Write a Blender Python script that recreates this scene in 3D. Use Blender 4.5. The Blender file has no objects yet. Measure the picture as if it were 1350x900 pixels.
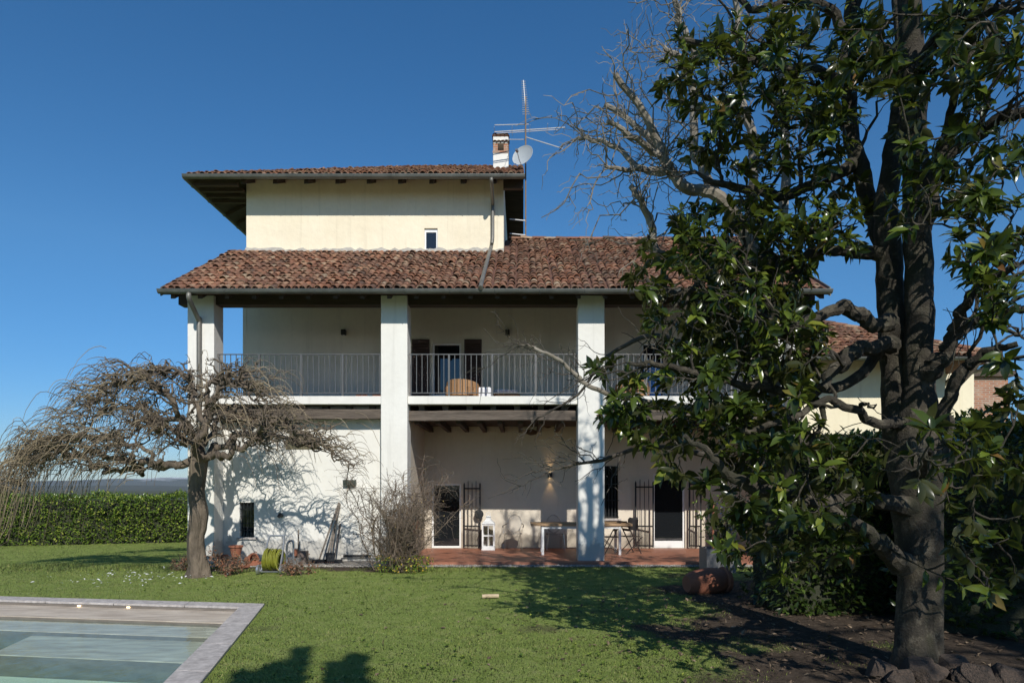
import bpy, math, random
import numpy as np
from mathutils import Vector
SC = bpy.context.scene
COL = SC.collection
R = math.radians
F, XC, YC, CH = 900.0, 688.0, 640.0, 1.85
# ---------------------------------------------------------------- camera
cam = bpy.data.cameras.new('camera'); camo = bpy.data.objects.new('camera', cam); COL.objects.link(camo)
camo.location = (0, 0, CH); camo.rotation_euler = (R(90), 0, 0)
cam.sensor_width = 36; cam.lens = 24; cam.shift_x = (675 - XC) / 1350; cam.shift_y = 190 / 1350
cam.clip_start = .05; cam.clip_end = 60000
SC.camera = camo
# ---------------------------------------------------------------- world and sun
AZ, EL = R(14), R(36)
w = bpy.data.worlds.new('World'); SC.world = w; w.use_nodes = True
nt = w.node_tree; bg = nt.nodes['Background']
sky = nt.nodes.new('ShaderNodeTexSky'); sky.sky_type = 'NISHITA'; sky.sun_disc = False
sky.sun_elevation = EL; sky.sun_rotation = math.pi - AZ
sky.altitude = 300; sky.air_density = 1.0; sky.dust_density = .1; sky.ozone_density = 5.0
hs = nt.nodes.new('ShaderNodeHueSaturation'); hs.inputs['Saturation'].default_value = 1.24
tcw = nt.nodes.new('ShaderNodeTexCoord'); sxw = nt.nodes.new('ShaderNodeSeparateXYZ'); nt.links.new(tcw.outputs['Generated'], sxw.inputs[0])
crw = nt.nodes.new('ShaderNodeValToRGB'); crw.color_ramp.elements[0].color = (.60, .70, .86, 1); crw.color_ramp.elements[1].position = .30; crw.color_ramp.elements[1].color = (1.08, 1.05, 1.0, 1)
nt.links.new(sxw.outputs[2], crw.inputs[0]); mxw = nt.nodes.new('ShaderNodeMix'); mxw.data_type = 'RGBA'; mxw.blend_type = 'MULTIPLY'; mxw.inputs[0].default_value = 1    # clear winter air: bluer low sky
nt.links.new(sky.outputs[0], mxw.inputs[6]); nt.links.new(crw.outputs[0], mxw.inputs[7]); nt.links.new(mxw.outputs[2], hs.inputs['Color']); nt.links.new(hs.outputs[0], bg.inputs[0]); bg.inputs[1].default_value = .112
sl = bpy.data.lights.new('sun', 'SUN'); so = bpy.data.objects.new('sun', sl); COL.objects.link(so)
sl.energy = 4.4; sl.angle = R(.5); sl.color = (1, .965, .90)
so.rotation_euler = Vector((-math.sin(AZ) * math.cos(EL), math.cos(AZ) * math.cos(EL), -math.sin(EL))).to_track_quat('-Z', 'Y').to_euler()
so.location = (10, -20, 30)
SC.view_settings.view_transform = 'Standard'; SC.view_settings.look = 'None'
SC.view_settings.exposure = 0; SC.view_settings.gamma = 1; SC.view_settings.use_curve_mapping = False
cy = SC.cycles
cy.use_denoising = True; cy.max_bounces = 8; cy.diffuse_bounces = 3; cy.glossy_bounces = 4
cy.transparent_max_bounces = 16; cy.sample_clamp_indirect = 6; cy.caustics_reflective = True; cy.blur_glossy = 0
cy.use_adaptive_sampling = False
# ---------------------------------------------------------------- helpers
rs = np.random.RandomState(7)
def P(px, py, Y): return np.array(((px - XC) * Y / F, Y, CH + (YC - py) * Y / F))
def PX(px, Y): return (px - XC) * Y / F
def PZ(py, Y): return CH + (YC - py) * Y / F
def G(px, py, z=0.0):
    Y = F * (CH - z) / (py - YC); return np.array(((px - XC) * Y / F, Y, z))
ORG = {}
class MB:
    def __init__(s): s.v = []; s.f = []; s.n = 0
    def add(s, v, *fs):
        v = np.asarray(v, float).reshape(-1, 3); s.v.append(v)
        for f in fs:
            if not isinstance(f, np.ndarray) and len({len(q) for q in f if hasattr(q, '__len__')}) > 1:
                for k in {len(q) for q in f}: s.f.append(np.array([q for q in f if len(q) == k]) + s.n)
                continue
            f = np.asarray(f, int)
            if f.ndim == 1: f = f[None]
            s.f.append(f + s.n)
        s.n += len(v); return s
    def box(s, x0, x1, y0, y1, z0, z1):
        v = [(x, y, z) for z in (z0, z1) for y in (y0, y1) for x in (x0, x1)]
        return s.add(v, [(0, 2, 3, 1), (4, 5, 7, 6), (0, 1, 5, 4), (2, 6, 7, 3), (0, 4, 6, 2), (1, 3, 7, 5)])
    def obox(s, c, ax, ay, az):   # oriented box: centre and three half vectors
        c = np.asarray(c, float); ax, ay, az = (np.asarray(a, float) for a in (ax, ay, az))
        v = [c + i * ax + j * ay + k * az for k in (-1, 1) for j in (-1, 1) for i in (-1, 1)]
        return s.add(v, [(0, 2, 3, 1), (4, 5, 7, 6), (0, 1, 5, 4), (2, 6, 7, 3), (0, 4, 6, 2), (1, 3, 7, 5)])
    def quad(s, *p): return s.add(p, [tuple(range(len(p)))])
    def prism(s, poly, vec):
        p = np.asarray(poly, float); n = len(p); q = p + np.asarray(vec, float)
        s.add(np.vstack((p, q)), [tuple(range(n))[::-1]], [tuple(range(n, 2 * n))], [(i, (i + 1) % n, n + (i + 1) % n, n + i) for i in range(n)]); return s
    def tubes(s, pts, rad, k=5, cap=True):
        pts = np.asarray(pts, float); rad = np.asarray(rad, float)
        if pts.ndim == 2: pts = pts[None]; rad = rad[None]
        N, Q, _ = pts.shape; rad = np.broadcast_to(rad, (N, Q))
        t = np.gradient(pts, axis=1); t /= np.linalg.norm(t, axis=2, keepdims=True) + 1e-9
        d = np.abs(t).mean(axis=1); ref = np.eye(3)[d.argmin(axis=1)][:, None, :]
        a = np.cross(t, ref); a /= np.linalg.norm(a, axis=2, keepdims=True) + 1e-9
        b = np.cross(t, a)
        ang = np.arange(k) * 2 * math.pi / k
        v = pts[:, :, None, :] + rad[:, :, None, None] * (a[:, :, None, :] * np.cos(ang)[:, None] + b[:, :, None, :] * np.sin(ang)[:, None])
        base = (np.arange(N) * Q * k)[:, None, None]
        i = np.arange(Q - 1)[None, :, None] * k; j = np.arange(k)[None, None, :]; j2 = (j + 1) % k
        f = np.stack((base + i + j, base + i + j2, base + i + k + j2, base + i + k + j), -1).reshape(-1, 4)
        fs = [f]
        if cap and k >= 3:
            bb = (np.arange(N) * Q * k)[:, None]
            fs.append(bb + np.arange(k)[None][:, ::-1]); fs.append(bb + (Q - 1) * k + np.arange(k)[None])
        return s.add(v.reshape(-1, 3), *fs)
    def tube(s, pts, r, k=8):
        pts = np.asarray(pts, float); r = np.broadcast_to(np.asarray(r, float), (len(pts),)); return s.tubes(pts, r, k)
    def lathe(s, c, prof, k=20, ang=2 * math.pi):
        c = np.asarray(c, float); prof = np.asarray(prof, float); n = len(prof)
        a = np.arange(k) * ang / k
        v = np.stack((prof[None, :, 0] * np.cos(a)[:, None], prof[None, :, 0] * np.sin(a)[:, None], np.broadcast_to(prof[None, :, 1], (k, n))), -1) + c
        f = [(i * n + j, ((i + 1) % k) * n + j, ((i + 1) % k) * n + j + 1, i * n + j + 1) for i in range(k) for j in range(n - 1)]
        return s.add(v.reshape(-1, 3), f)
    def xform(s, M3, off=(0, 0, 0)):
        M3 = np.asarray(M3); s.v = [v @ M3.T + np.asarray(off) for v in s.v]; return s
    def mesh(s, name, org=(0, 0, 0)):
        me = bpy.data.meshes.new(name)
        v = np.vstack(s.v) - np.asarray(org); me.vertices.add(len(v)); me.vertices.foreach_set('co', v.ravel())
        lo = np.concatenate([f.ravel() for f in s.f]); ct = np.concatenate([np.full(len(f), f.shape[1]) for f in s.f])
        me.loops.add(len(lo)); me.loops.foreach_set('vertex_index', lo)
        me.polygons.add(len(ct)); me.polygons.foreach_set('loop_start', np.concatenate(([0], np.cumsum(ct)[:-1]))); me.polygons.foreach_set('loop_total', ct)
        me.update(calc_edges=True)
        if len(ct) < 20000: me.set_sharp_from_angle(angle=R(38))      # soft on round things, crisp on boxes
        return me
    def build(s, name, mat, parent=None, smooth=False, bevel=0, segs=2, loc=None):
        org = ORG.get(parent.name, (0, 0, 0)) if parent else (loc if loc is not None else (0, 0, 0))
        me = s.mesh(name, org)
        if mat: me.materials.append(mat)
        o = bpy.data.objects.new(name, me); COL.objects.link(o)
        if parent: o.parent = parent; ORG[o.name] = org
        elif loc is not None: o.location = loc; ORG[o.name] = tuple(loc)
        if bevel:
            b = o.modifiers.new('bevel', 'BEVEL'); b.width = bevel; b.segments = segs; b.limit_method = 'ANGLE'
        return o
def tag(o, label=None, cat=None, group=None, kind=None):
    if label: o['label'] = label
    if cat: o['category'] = cat
    if group: o['group'] = group
    if kind: o['kind'] = kind
    return o
def thing(name, label, cat, loc, group=None, rotz=0, local=False):
    o = bpy.data.objects.new(name, None); COL.objects.link(o); o.location = tuple(loc); o.rotation_euler = (0, 0, rotz)
    o.empty_display_size = .2
    ORG[o.name] = (0, 0, 0) if local else tuple(loc)
    return tag(o, label, cat, group)
def dup(root, loc, rotz=0, label=None, scale=1):
    r = root.copy(); COL.objects.link(r); r.location = tuple(loc); r.rotation_euler = (0, 0, rotz); r.scale = (scale,) * 3
    if label: r['label'] = label
    for ch in list(root.children):
        c = ch.copy(); COL.objects.link(c); c.parent = r
        for g in list(ch.children):
            d = g.copy(); COL.objects.link(d); d.parent = c
    return r
def smooth_path(pts, n):     # Catmull-Rom through points of any width (xyz + radius)
    p = np.asarray(pts, float); p = np.vstack((2 * p[0] - p[1], p, 2 * p[-1] - p[-2]))
    m = len(p) - 3; out = []
    for u in np.linspace(0, m - 1e-6, n):
        i = int(u); t = u - i; a, b, c, d = p[i:i + 4]
        out.append(.5 * ((2 * b) + (-a + c) * t + (2 * a - 5 * b + 4 * c - d) * t * t + (-a + 3 * b - 3 * c + d) * t ** 3))
    return np.array(out)
# value noise in numpy
_tab = np.random.RandomState(3).rand(256, 256)
def vnoise(x, y):
    xi = np.floor(x).astype(int); yi = np.floor(y).astype(int); fx = x - xi; fy = y - yi
    fx = fx * fx * (3 - 2 * fx); fy = fy * fy * (3 - 2 * fy)
    g = lambda a, b: _tab[a & 255, b & 255]
    return (g(xi, yi) * (1 - fx) + g(xi + 1, yi) * fx) * (1 - fy) + (g(xi, yi + 1) * (1 - fx) + g(xi + 1, yi + 1) * fx) * fy
def fbm(x, y, o=4): return sum(vnoise(x * 2 ** i + 17 * i, y * 2 ** i + 31 * i) / 2 ** i for i in range(o)) / (2 - 2 ** (1 - o))
def sstep(a, b, x): t = np.clip((x - a) / (b - a), 0, 1); return t * t * (3 - 2 * t)
# ---------------------------------------------------------------- materials
def newmat(name):
    m = bpy.data.materials.new(name); m.use_nodes = True; n = m.node_tree; b = n.nodes['Principled BSDF']; return m, n, b
def ramp(n, fac, stops):
    r = n.nodes.new('ShaderNodeValToRGB'); e = r.color_ramp.elements
    while len(e) < len(stops): e.new(.5)
    for el, (p, c) in zip(e, stops): el.position = p; el.color = (*c, 1)
    n.links.new(fac, r.inputs[0]); return r.outputs[0]
def noise(n, scale, detail=6, rough=.6, vec=None, dist=0):
    t = n.nodes.new('ShaderNodeTexNoise'); t.inputs['Scale'].default_value = scale; t.inputs['Detail'].default_value = detail
    t.inputs['Roughness'].default_value = rough; t.inputs['Distortion'].default_value = dist
    if vec is None: vec = n.nodes.new('ShaderNodeTexCoord').outputs['Object']
    n.links.new(vec, t.inputs['Vector']); return t.outputs[0]
def mapped(n, scale):
    tc = n.nodes.new('ShaderNodeTexCoord'); mp = n.nodes.new('ShaderNodeMapping'); mp.inputs['Scale'].default_value = scale
    n.links.new(tc.outputs['Object'], mp.inputs[0]); return mp.outputs[0]
def bump(n, b, h, strength, dist=.01):
    bp = n.nodes.new('ShaderNodeBump'); bp.inputs['Strength'].default_value = strength; bp.inputs['Distance'].default_value = dist
    n.links.new(h, bp.inputs['Height']); n.links.new(bp.outputs[0], b.inputs['Normal'])
def mixc(n, fac, a, c, mode='MIX'):
    m = n.nodes.new('ShaderNodeMix'); m.data_type = 'RGBA'; m.blend_type = mode
    for s, v in ((0, fac), (6, a), (7, c)):
        if isinstance(v, (int, float)): m.inputs[s].default_value = v
        elif isinstance(v, tuple): m.inputs[s].default_value = (*v, 1)
        else: n.links.new(v, m.inputs[s])
    return m.outputs[2]
def simple(name, c1, c2=None, scale=4, rough=.7, bs=.2, bscale=40, metal=0, spec=.5, vec=None, bdist=.01, detail=6):
    m, n, b = newmat(name); c2 = c2 or tuple(c * .75 for c in c1)
    v = mapped(n, vec) if vec else None
    n.links.new(ramp(n, noise(n, scale, detail, vec=v), [(.3, c2), (.7, c1)]), b.inputs['Base Color'])
    b.inputs['Roughness'].default_value = rough; b.inputs['Metallic'].default_value = metal; b.inputs['Specular IOR Level'].default_value = spec
    if bs: bump(n, b, noise(n, bscale, 5, vec=v), bs, bdist)
    return m
def plaster(name, base, stain, amt=.35, bs=.25):
    m, n, b = newmat(name)
    big = noise(n, .7, 8, .65); fine = noise(n, 9, 6, .6)
    streak = noise(n, 1.0, 5, .6, vec=mapped(n, (2.2, 2.2, .35)))
    c = ramp(n, big, [(.35, stain), (.62, base)])
    c = mixc(n, .35, c, ramp(n, streak, [(.3, stain), (.6, base)]))
    c = mixc(n, .12, c, ramp(n, fine, [(.3, tuple(x * .6 for x in base)), (.7, base)]))
    tc = n.nodes.new('ShaderNodeTexCoord'); sx = n.nodes.new('ShaderNodeSeparateXYZ'); n.links.new(tc.outputs['Object'], sx.inputs[0])
    hz = n.nodes.new('ShaderNodeMath'); hz.operation = 'MULTIPLY_ADD'; hz.inputs[1].default_value = -.9; n.links.new(noise(n, 3.5, 6, .7), hz.inputs[0]); n.links.new(sx.outputs[2], hz.inputs[2])
    damp = ramp(n, hz.outputs[0], [(.0, (.85, .85, .85)), (.12, (0, 0, 0))])      # rising damp with a ragged upper edge
    c = mixc(n, damp, c, tuple(x * .62 for x in stain))
    drip = ramp(n, noise(n, 1.0, 6, .65, vec=mapped(n, (6, 6, .22))), [(.56, (0, 0, 0)), (.75, (.5, .5, .5))]); c = mixc(n, drip, c, tuple(x * .72 for x in stain))
    n.links.new(c, b.inputs['Base Color']); b.inputs['Roughness'].default_value = .92; b.inputs['Specular IOR Level'].default_value = .2
    h = n.nodes.new('ShaderNodeMath'); h.operation = 'ADD'
    n.links.new(noise(n, 2.2, 4), h.inputs[0]); 
    h2 = n.nodes.new('ShaderNodeMath'); h2.operation = 'MULTIPLY'; h2.inputs[1].default_value = .12
    n.links.new(noise(n, 70, 4), h2.inputs[0]); n.links.new(h2.outputs[0], h.inputs[1])
    bump(n, b, h.outputs[0], bs, .05); return m
def leafmat(name, cols, under=None, rough=.3, trans=.25, spec=.5):
    m, n, b = newmat(name); g = n.nodes.new('ShaderNodeNewGeometry')
    c = ramp(n, g.outputs['Random Per Island'], cols)
    tr_c = mixc(n, .5, c, (.25, .32, .03))
    if under: c = mixc(n, g.outputs['Backfacing'], c, under)
    n.links.new(c, b.inputs['Base Color']); b.inputs['Roughness'].default_value = rough; b.inputs['Specular IOR Level'].default_value = spec
    if trans:
        t = n.nodes.new('ShaderNodeBsdfTranslucent'); n.links.new(tr_c, t.inputs[0])
        mx = n.nodes.new('ShaderNodeMixShader'); mx.inputs[0].default_value = trans
        n.links.new(b.outputs[0], mx.inputs[1]); n.links.new(t.outputs[0], mx.inputs[2])
        n.links.new(mx.outputs[0], n.nodes['Material Output'].inputs[0])
    return m
M = {}
M['white'] = plaster('white_plaster', (.80, .775, .71), (.73, .70, .63))
M['wall'] = plaster('loggia_plaster', (.72, .685, .57), (.63, .60, .50))
M['patio_wall'] = plaster('patio_plaster', (.74, .66, .54), (.66, .57, .45))
M['cream'] = plaster('cream_plaster', (.86, .77, .59), (.77, .67, .49), bs=.5)
M['wingcream'] = plaster('wing_plaster', (.84, .76, .56), (.76, .66, .46))
def tilemat(name, old):
    m, n, b = newmat(name); g = n.nodes.new('ShaderNodeNewGeometry')
    c = ramp(n, g.outputs['Random Per Island'], [(0, (.09, .06, .045)), (.2, (.23, .095, .055)), (.45, (.38, .165, .09)), (.65, (.28, .14, .088)), (.82, (.46, .24, .135)), (1, (.46, .35, .23))])
    lich = ramp(n, noise(n, 1.1, 8, .7), [(.36, (0, 0, 0)), (.58, (1, 1, 1))])
    c = mixc(n, lich, c, mixc(n, .55, c, old))
    spots = ramp(n, noise(n, 26, 5, .7), [(.52, (0, 0, 0)), (.68, (1, 1, 1))])
    c = mixc(n, spots, c, (.085, .072, .06))
    n.links.new(c, b.inputs['Base Color']); b.inputs['Roughness'].default_value = .9; b.inputs['Specular IOR Level'].default_value = .2
    bump(n, b, noise(n, 45, 5), .4, .008); return m
M['tile'] = tilemat('clay_tile', (.15, .105, .078))
M['tilebase'] = simple('clay_channel', (.16, .07, .045), (.07, .04, .03), 6, .95)
M['gutter'] = simple('weathered_copper', (.16, .165, .15), (.095, .10, .09), 3, .5, .1, 30, metal=.3)
M['pipe'] = simple('pipe_metal', (.22, .21, .18), (.15, .14, .12), 3, .5, .1, 30, metal=.3)
M['darkwood'] = simple('dark_timber', (.075, .05, .036), (.04, .028, .02), 3, .85, .5, 14, vec=(.6, 6, 6))
M['beam'] = simple('old_beam', (.17, .135, .105), (.08, .062, .048), 3, .85, .9, 10, vec=(.5, 7, 7), bdist=.03)
M['iron'] = simple('black_iron', (.02, .02, .02), (.012, .012, .012), 8, .5, .1, 60, metal=.2)
M['rail'] = simple('grey_rail_paint', (.13, .13, .125), (.10, .10, .097), 8, .45, .05, 60, metal=.4)
M['frame'] = simple('white_frame', (.8, .8, .78), (.74, .74, .72), 6, .4, .03, 30)
M['shutter'] = simple('brown_shutter', (.06, .032, .025), (.045, .025, .02), 5, .6, .1, 20)
def glassm(name, tint=(.012, .014, .016), rough=.02):
    m, n, b = newmat(name); b.inputs['Base Color'].default_value = (*tint, 1); b.inputs['Roughness'].default_value = rough
    b.inputs['Specular IOR Level'].default_value = .8
    bump(n, b, noise(n, 1.5, 2), .02, .05); return m
M['glass'] = glassm('window_glass')
M['terracotta'] = simple('terracotta_floor', (.38, .155, .09), (.28, .115, .068), 2.5, .55, .15, 12)
M['pot'] = simple('terracotta_pot', (.36, .13, .07), (.22, .085, .05), 5, .85, .3, 25)
def floormat():
    m, n, b = newmat('loggia_tiles')
    br = n.nodes.new('ShaderNodeTexBrick'); br.offset = 0; br.inputs['Scale'].default_value = 3.2; br.inputs['Mortar Size'].default_value = .012
    br.inputs['Color1'].default_value = (.26, .12, .08, 1); br.inputs['Color2'].default_value = (.22, .10, .07, 1); br.inputs['Mortar'].default_value = (.25, .2, .17, 1)
    br.inputs['Brick Width'].default_value = 1; br.inputs['Row Height'].default_value = 1
    n.links.new(n.nodes.new('ShaderNodeTexCoord').outputs['Object'], br.inputs['Vector'])
    n.links.new(br.outputs['Color'], b.inputs['Base Color']); b.inputs['Roughness'].default_value = .1; b.inputs['IOR'].default_value = 2.0; b.inputs['Specular IOR Level'].default_value = .5
    return m
M['loggia_floor'] = floormat()
M['stone'] = simple('coping_stone', (.56, .51, .47), (.30, .27, .245), 14, .8, .4, 60, detail=10)
M['basin'] = simple('basin_stone', (.62, .53, .42), (.36, .29, .22), 2.2, .7, .3, 30, vec=(1, 4, 4))
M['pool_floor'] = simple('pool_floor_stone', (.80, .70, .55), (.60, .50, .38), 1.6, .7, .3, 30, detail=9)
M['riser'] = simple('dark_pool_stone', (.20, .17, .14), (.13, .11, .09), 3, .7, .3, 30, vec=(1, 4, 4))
M['gravel'] = simple('gravel', (.36, .32, .27), (.17, .15, .125), 45, .95, 1, 60, bdist=.03)
M['rock'] = simple('rock', (.13, .09, .066), (.045, .038, .03), 6, .95, .8, 14, bdist=.05)
M['bark_mag'] = simple('magnolia_bark', (.080, .066, .045), (.030, .025, .018), 3.5, .9, .5, 30, bdist=.015)
def lichen(m, c2, c3):
    n = m.node_tree; b = n.nodes['Principled BSDF']; src = b.inputs['Base Color'].links[0].from_socket
    c = mixc(n, ramp(n, noise(n, 7, 8, .75), [(.52, (0, 0, 0)), (.60, (.9, .9, .9))]), src, c2); c = mixc(n, ramp(n, noise(n, 2.1, 6, .7, dist=.6), [(.50, (0, 0, 0)), (.62, (.8, .8, .8))]), c, c3); n.links.new(c, b.inputs['Base Color'])
    h = n.nodes.new('ShaderNodeMath'); h.operation = 'MULTIPLY_ADD'; h.inputs[1].default_value = 3; n.links.new(noise(n, 6, 8, .7), h.inputs[0]); n.links.new(noise(n, 45, 5, .7), h.inputs[2]); bump(n, b, h.outputs[0], .9, .02)
lichen(M['bark_mag'], (.125, .108, .078), (.036, .036, .017))
M['bark_pale'] = simple('pale_bark', (.30, .27, .22), (.15, .125, .09), 6, .9, .6, 20, bdist=.02)
M['bark_dark'] = simple('dark_bark', (.10, .085, .065), (.05, .042, .032), 6, .9, .6, 20, bdist=.02)
M['bark_weep'] = simple('weeping_bark', (.20, .155, .11), (.065, .05, .036), 7, .95, 1, 14, vec=(1, 1, .35), bdist=.06)
M['twig_weep'] = simple('weeping_twig', (.36, .295, .185), (.19, .15, .09), 3, .85, 0)
M['twig_dark'] = simple('shrub_twig', (.22, .165, .118), (.12, .09, .064), 3, .9, 0)
M['mag_leaf'] = leafmat('magnolia_leaf', [(0, (.016, .026, .006)), (.35, (.032, .050, .010)), (.68, (.065, .095, .015)), (.9, (.115, .155, .022)), (.955, (.19, .22, .03)), (1, (.15, .07, .025))], (.048, .052, .018), .24, .22, .42)
M['laurel'] = leafmat('laurel_leaf', [(0, (.05, .09, .016)), (.5, (.11, .18, .027)), (.85, (.21, .28, .042)), (1, (.36, .38, .07))], None, .28, .2)
M['laurel_shade_toned'] = leafmat('shade_toned_laurel_leaf', [(0, (.018, .030, .008)), (.6, (.032, .055, .012)), (.9, (.06, .10, .018)), (1, (.12, .16, .03))], None, .3, .2)  # laurel darkened: shade under the trees is put into the leaf colours
M['laurel_core'] = simple('hedge_twigs', (.045, .05, .025), (.02, .022, .012), 12, .95, .8, 20, bdist=.05)
M['cypress'] = leafmat('conifer_spray', [(0, (.02, .04, .015)), (1, (.04, .07, .02))], None, .6, 0)
def straw(m):      # dry patches that wander through the lawn
    n = m.node_tree; b = n.nodes['Principled BSDF']; src = b.inputs['Base Color'].links[0].from_socket
    f = ramp(n, noise(n, .9, 6, .65), [(.50, (0, 0, 0)), (.74, (.55, .55, .55))]); c = mixc(n, f, src, (.25, .255, .09))
    f2 = ramp(n, noise(n, .45, 4, .6), [(.35, (.62, .68, .62)), (.65, (1.1, 1.05, 1.0))]); n.links.new(mixc(n, 1, c, f2, 'MULTIPLY'), b.inputs['Base Color'])
M['twig_weep'] = leafmat('weeping_twig', [(0, (.075, .056, .038)), (.5, (.17, .13, .082)), (.85, (.29, .225, .135)), (1, (.38, .31, .2))], None, .85, 0)
M['grass'] = leafmat('grass_blade', [(0, (.19, .265, .042)), (.5, (.265, .35, .07)), (.82, (.36, .395, .115)), (1, (.50, .45, .22))], None, .55, .15, .3)
straw(M['grass'])
n = M['grass'].node_tree; g = n.nodes.new('ShaderNodeNewGeometry'); cx = n.nodes.new('ShaderNodeCombineXYZ')    # soft upward shading normal for thin blades
for k in (0, 1):
    q = n.nodes.new('ShaderNodeMath'); q.operation = 'MULTIPLY_ADD'; q.inputs[1].default_value = (.9, 1.0)[k]; q.inputs[2].default_value = -.55
    wn_ = n.nodes.new('ShaderNodeTexWhiteNoise'); wn_.noise_dimensions = '2D' if False else '1D'; ad_ = n.nodes.new('ShaderNodeMath'); ad_.operation = 'ADD'; ad_.inputs[1].default_value = k * 3.7
    n.links.new(g.outputs['Random Per Island'], ad_.inputs[0]); n.links.new(ad_.outputs[0], wn_.inputs['W']); n.links.new(wn_.outputs['Value'], q.inputs[0]); n.links.new(q.outputs[0], cx.inputs[k])
cx.inputs[2].default_value = .9; nm = n.nodes.new('ShaderNodeVectorMath'); nm.operation = 'NORMALIZE'; n.links.new(cx.outputs[0], nm.inputs[0]); n.links.new(nm.outputs[0], n.nodes['Principled BSDF'].inputs['Normal'])
M['dry_leaf'] = leafmat('dry_leaf', [(0, (.16, .06, .035)), (.6, (.24, .10, .055)), (1, (.32, .19, .10))], None, .8, .1)
M['litter'] = leafmat('leaf_litter', [(0, (.08, .05, .03)), (.7, (.14, .095, .06)), (1, (.30, .22, .14))], None, .8, .1)
M['yellow'] = leafmat('yellow_petal', [(0, (.55, .36, .02)), (1, (.6, .45, .05))], None, .7, .1)
M['petal'] = leafmat('white_petal', [(0, (.7, .7, .68)), (1, (.8, .8, .78))], None, .7, .1)
M['wicker'] = simple('tan_wicker', (.40, .22, .10), (.26, .14, .06), 20, .7, .6, 90, vec=(1, 1, 3))
M['cushion'] = simple('white_cushion', (.75, .75, .75), (.68, .68, .7), 5, .9, .2, 30)
M['blue'] = simple('blue_reflection_tint', (.10, .28, .6), (.08, .22, .5), 5, .8, .1, 30)
M['tabletop'] = simple('oak_planks', (.47, .31, .17), (.33, .20, .10), 3, .55, .3, 14, vec=(.7, 8, 8))
M['chairdark'] = simple('dark_chair', (.05, .035, .028), (.03, .02, .018), 5, .5, .1, 30)
M['planter'] = simple('zinc_planter', (.22, .215, .21), (.17, .165, .16), 2, .6, .15, 20)
M['hose'] = simple('yellow_hose', (.26, .26, .03), (.16, .17, .02), 9, .45, 0)
M['alu'] = simple('grey_metal', (.42, .43, .44), (.34, .35, .36), 6, .35, .05, 30, metal=.7)
M['galv'] = simple('antenna_metal', (.6, .6, .6), (.5, .5, .52), 6, .5, 0, metal=.2)
M['rust'] = simple('rusty_mast', (.26, .17, .10), (.16, .11, .07), 10, .7, .1, 30)
M['dish'] = simple('dish_grey', (.40, .43, .44), (.34, .37, .38), 3, .6, .03, 30)
M['wood_pole'] = simple('grey_wood', (.24, .20, .16), (.14, .115, .09), 6, .85, .3, 25, vec=(4, 4, .6))
M['black'] = simple('black_plastic', (.018, .018, .018), (.012, .012, .012), 8, .5, .05, 30)
M['green_box'] = simple('dark_green_box', (.045, .06, .045), (.035, .045, .035), 8, .5, .05, 30)
M['brown_box'] = simple('brown_box', (.17, .13, .11), (.12, .09, .075), 6, .8, .2, 30)
M['wax'] = simple('cream_wax', (.72, .66, .52), (.66, .6, .46), 4, .5, 0)
M['cutwood'] = simple('cut_wood', (.55, .43, .28), (.42, .32, .2), 12, .8, .2, 40)
def brickmat():
    m, n, b = newmat('old_brick'); br = n.nodes.new('ShaderNodeTexBrick'); br.inputs['Scale'].default_value = 1
    br.inputs['Brick Width'].default_value = .26; br.inputs['Row Height'].default_value = .075; br.inputs['Mortar Size'].default_value = .012
    br.inputs['Color1'].default_value = (.40, .17, .09, 1); br.inputs['Color2'].default_value = (.28, .12, .07, 1); br.inputs['Mortar'].default_value = (.36, .30, .24, 1)
    tc = n.nodes.new('ShaderNodeTexCoord'); sx = n.nodes.new('ShaderNodeSeparateXYZ'); cx = n.nodes.new('ShaderNodeCombineXYZ')
    n.links.new(tc.outputs['Object'], sx.inputs[0]); ad = n.nodes.new('ShaderNodeMath'); n.links.new(sx.outputs[0], ad.inputs[0]); n.links.new(sx.outputs[1], ad.inputs[1])
    n.links.new(ad.outputs[0], cx.inputs[0]); n.links.new(sx.outputs[2], cx.inputs[1]); n.links.new(cx.outputs[0], br.inputs['Vector'])
    c = mixc(n, ramp(n, noise(n, 2.5, 7, .7), [(.5, (0, 0, 0)), (.7, (.8, .8, .8))]), br.outputs['Color'], (.42, .33, .25))
    n.links.new(c, b.inputs['Base Color']); b.inputs['Roughness'].default_value = .95
    bump(n, b, br.outputs['Fac'], -.5, .01); return m
M['brick'] = brickmat()
def clear(name, tint, ior=1.45, rough=.02, boost=0.0):
    m, n, b = newmat(name); n.nodes.remove(b)
    fr = n.nodes.new('ShaderNodeFresnel'); fr.inputs[0].default_value = ior
    tr = n.nodes.new('ShaderNodeBsdfTransparent'); tr.inputs[0].default_value = (*tint, 1)
    gl = n.nodes.new('ShaderNodeBsdfGlossy'); gl.inputs['Roughness'].default_value = rough
    mx = n.nodes.new('ShaderNodeMixShader'); n.links.new(fr.outputs[0], mx.inputs[0]); n.links.new(tr.outputs[0], mx.inputs[1]); n.links.new(gl.outputs[0], mx.inputs[2])
    n.links.new(mx.outputs[0], n.nodes['Material Output'].inputs[0]); return m, n, fr, gl
M['ghost'] = clear('clear_plastic', (.965, .965, .965), 1.3)[0]
M['lantern_glass'] = clear('lantern_glass', (.9, .9, .9), 1.45)[0]
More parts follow.
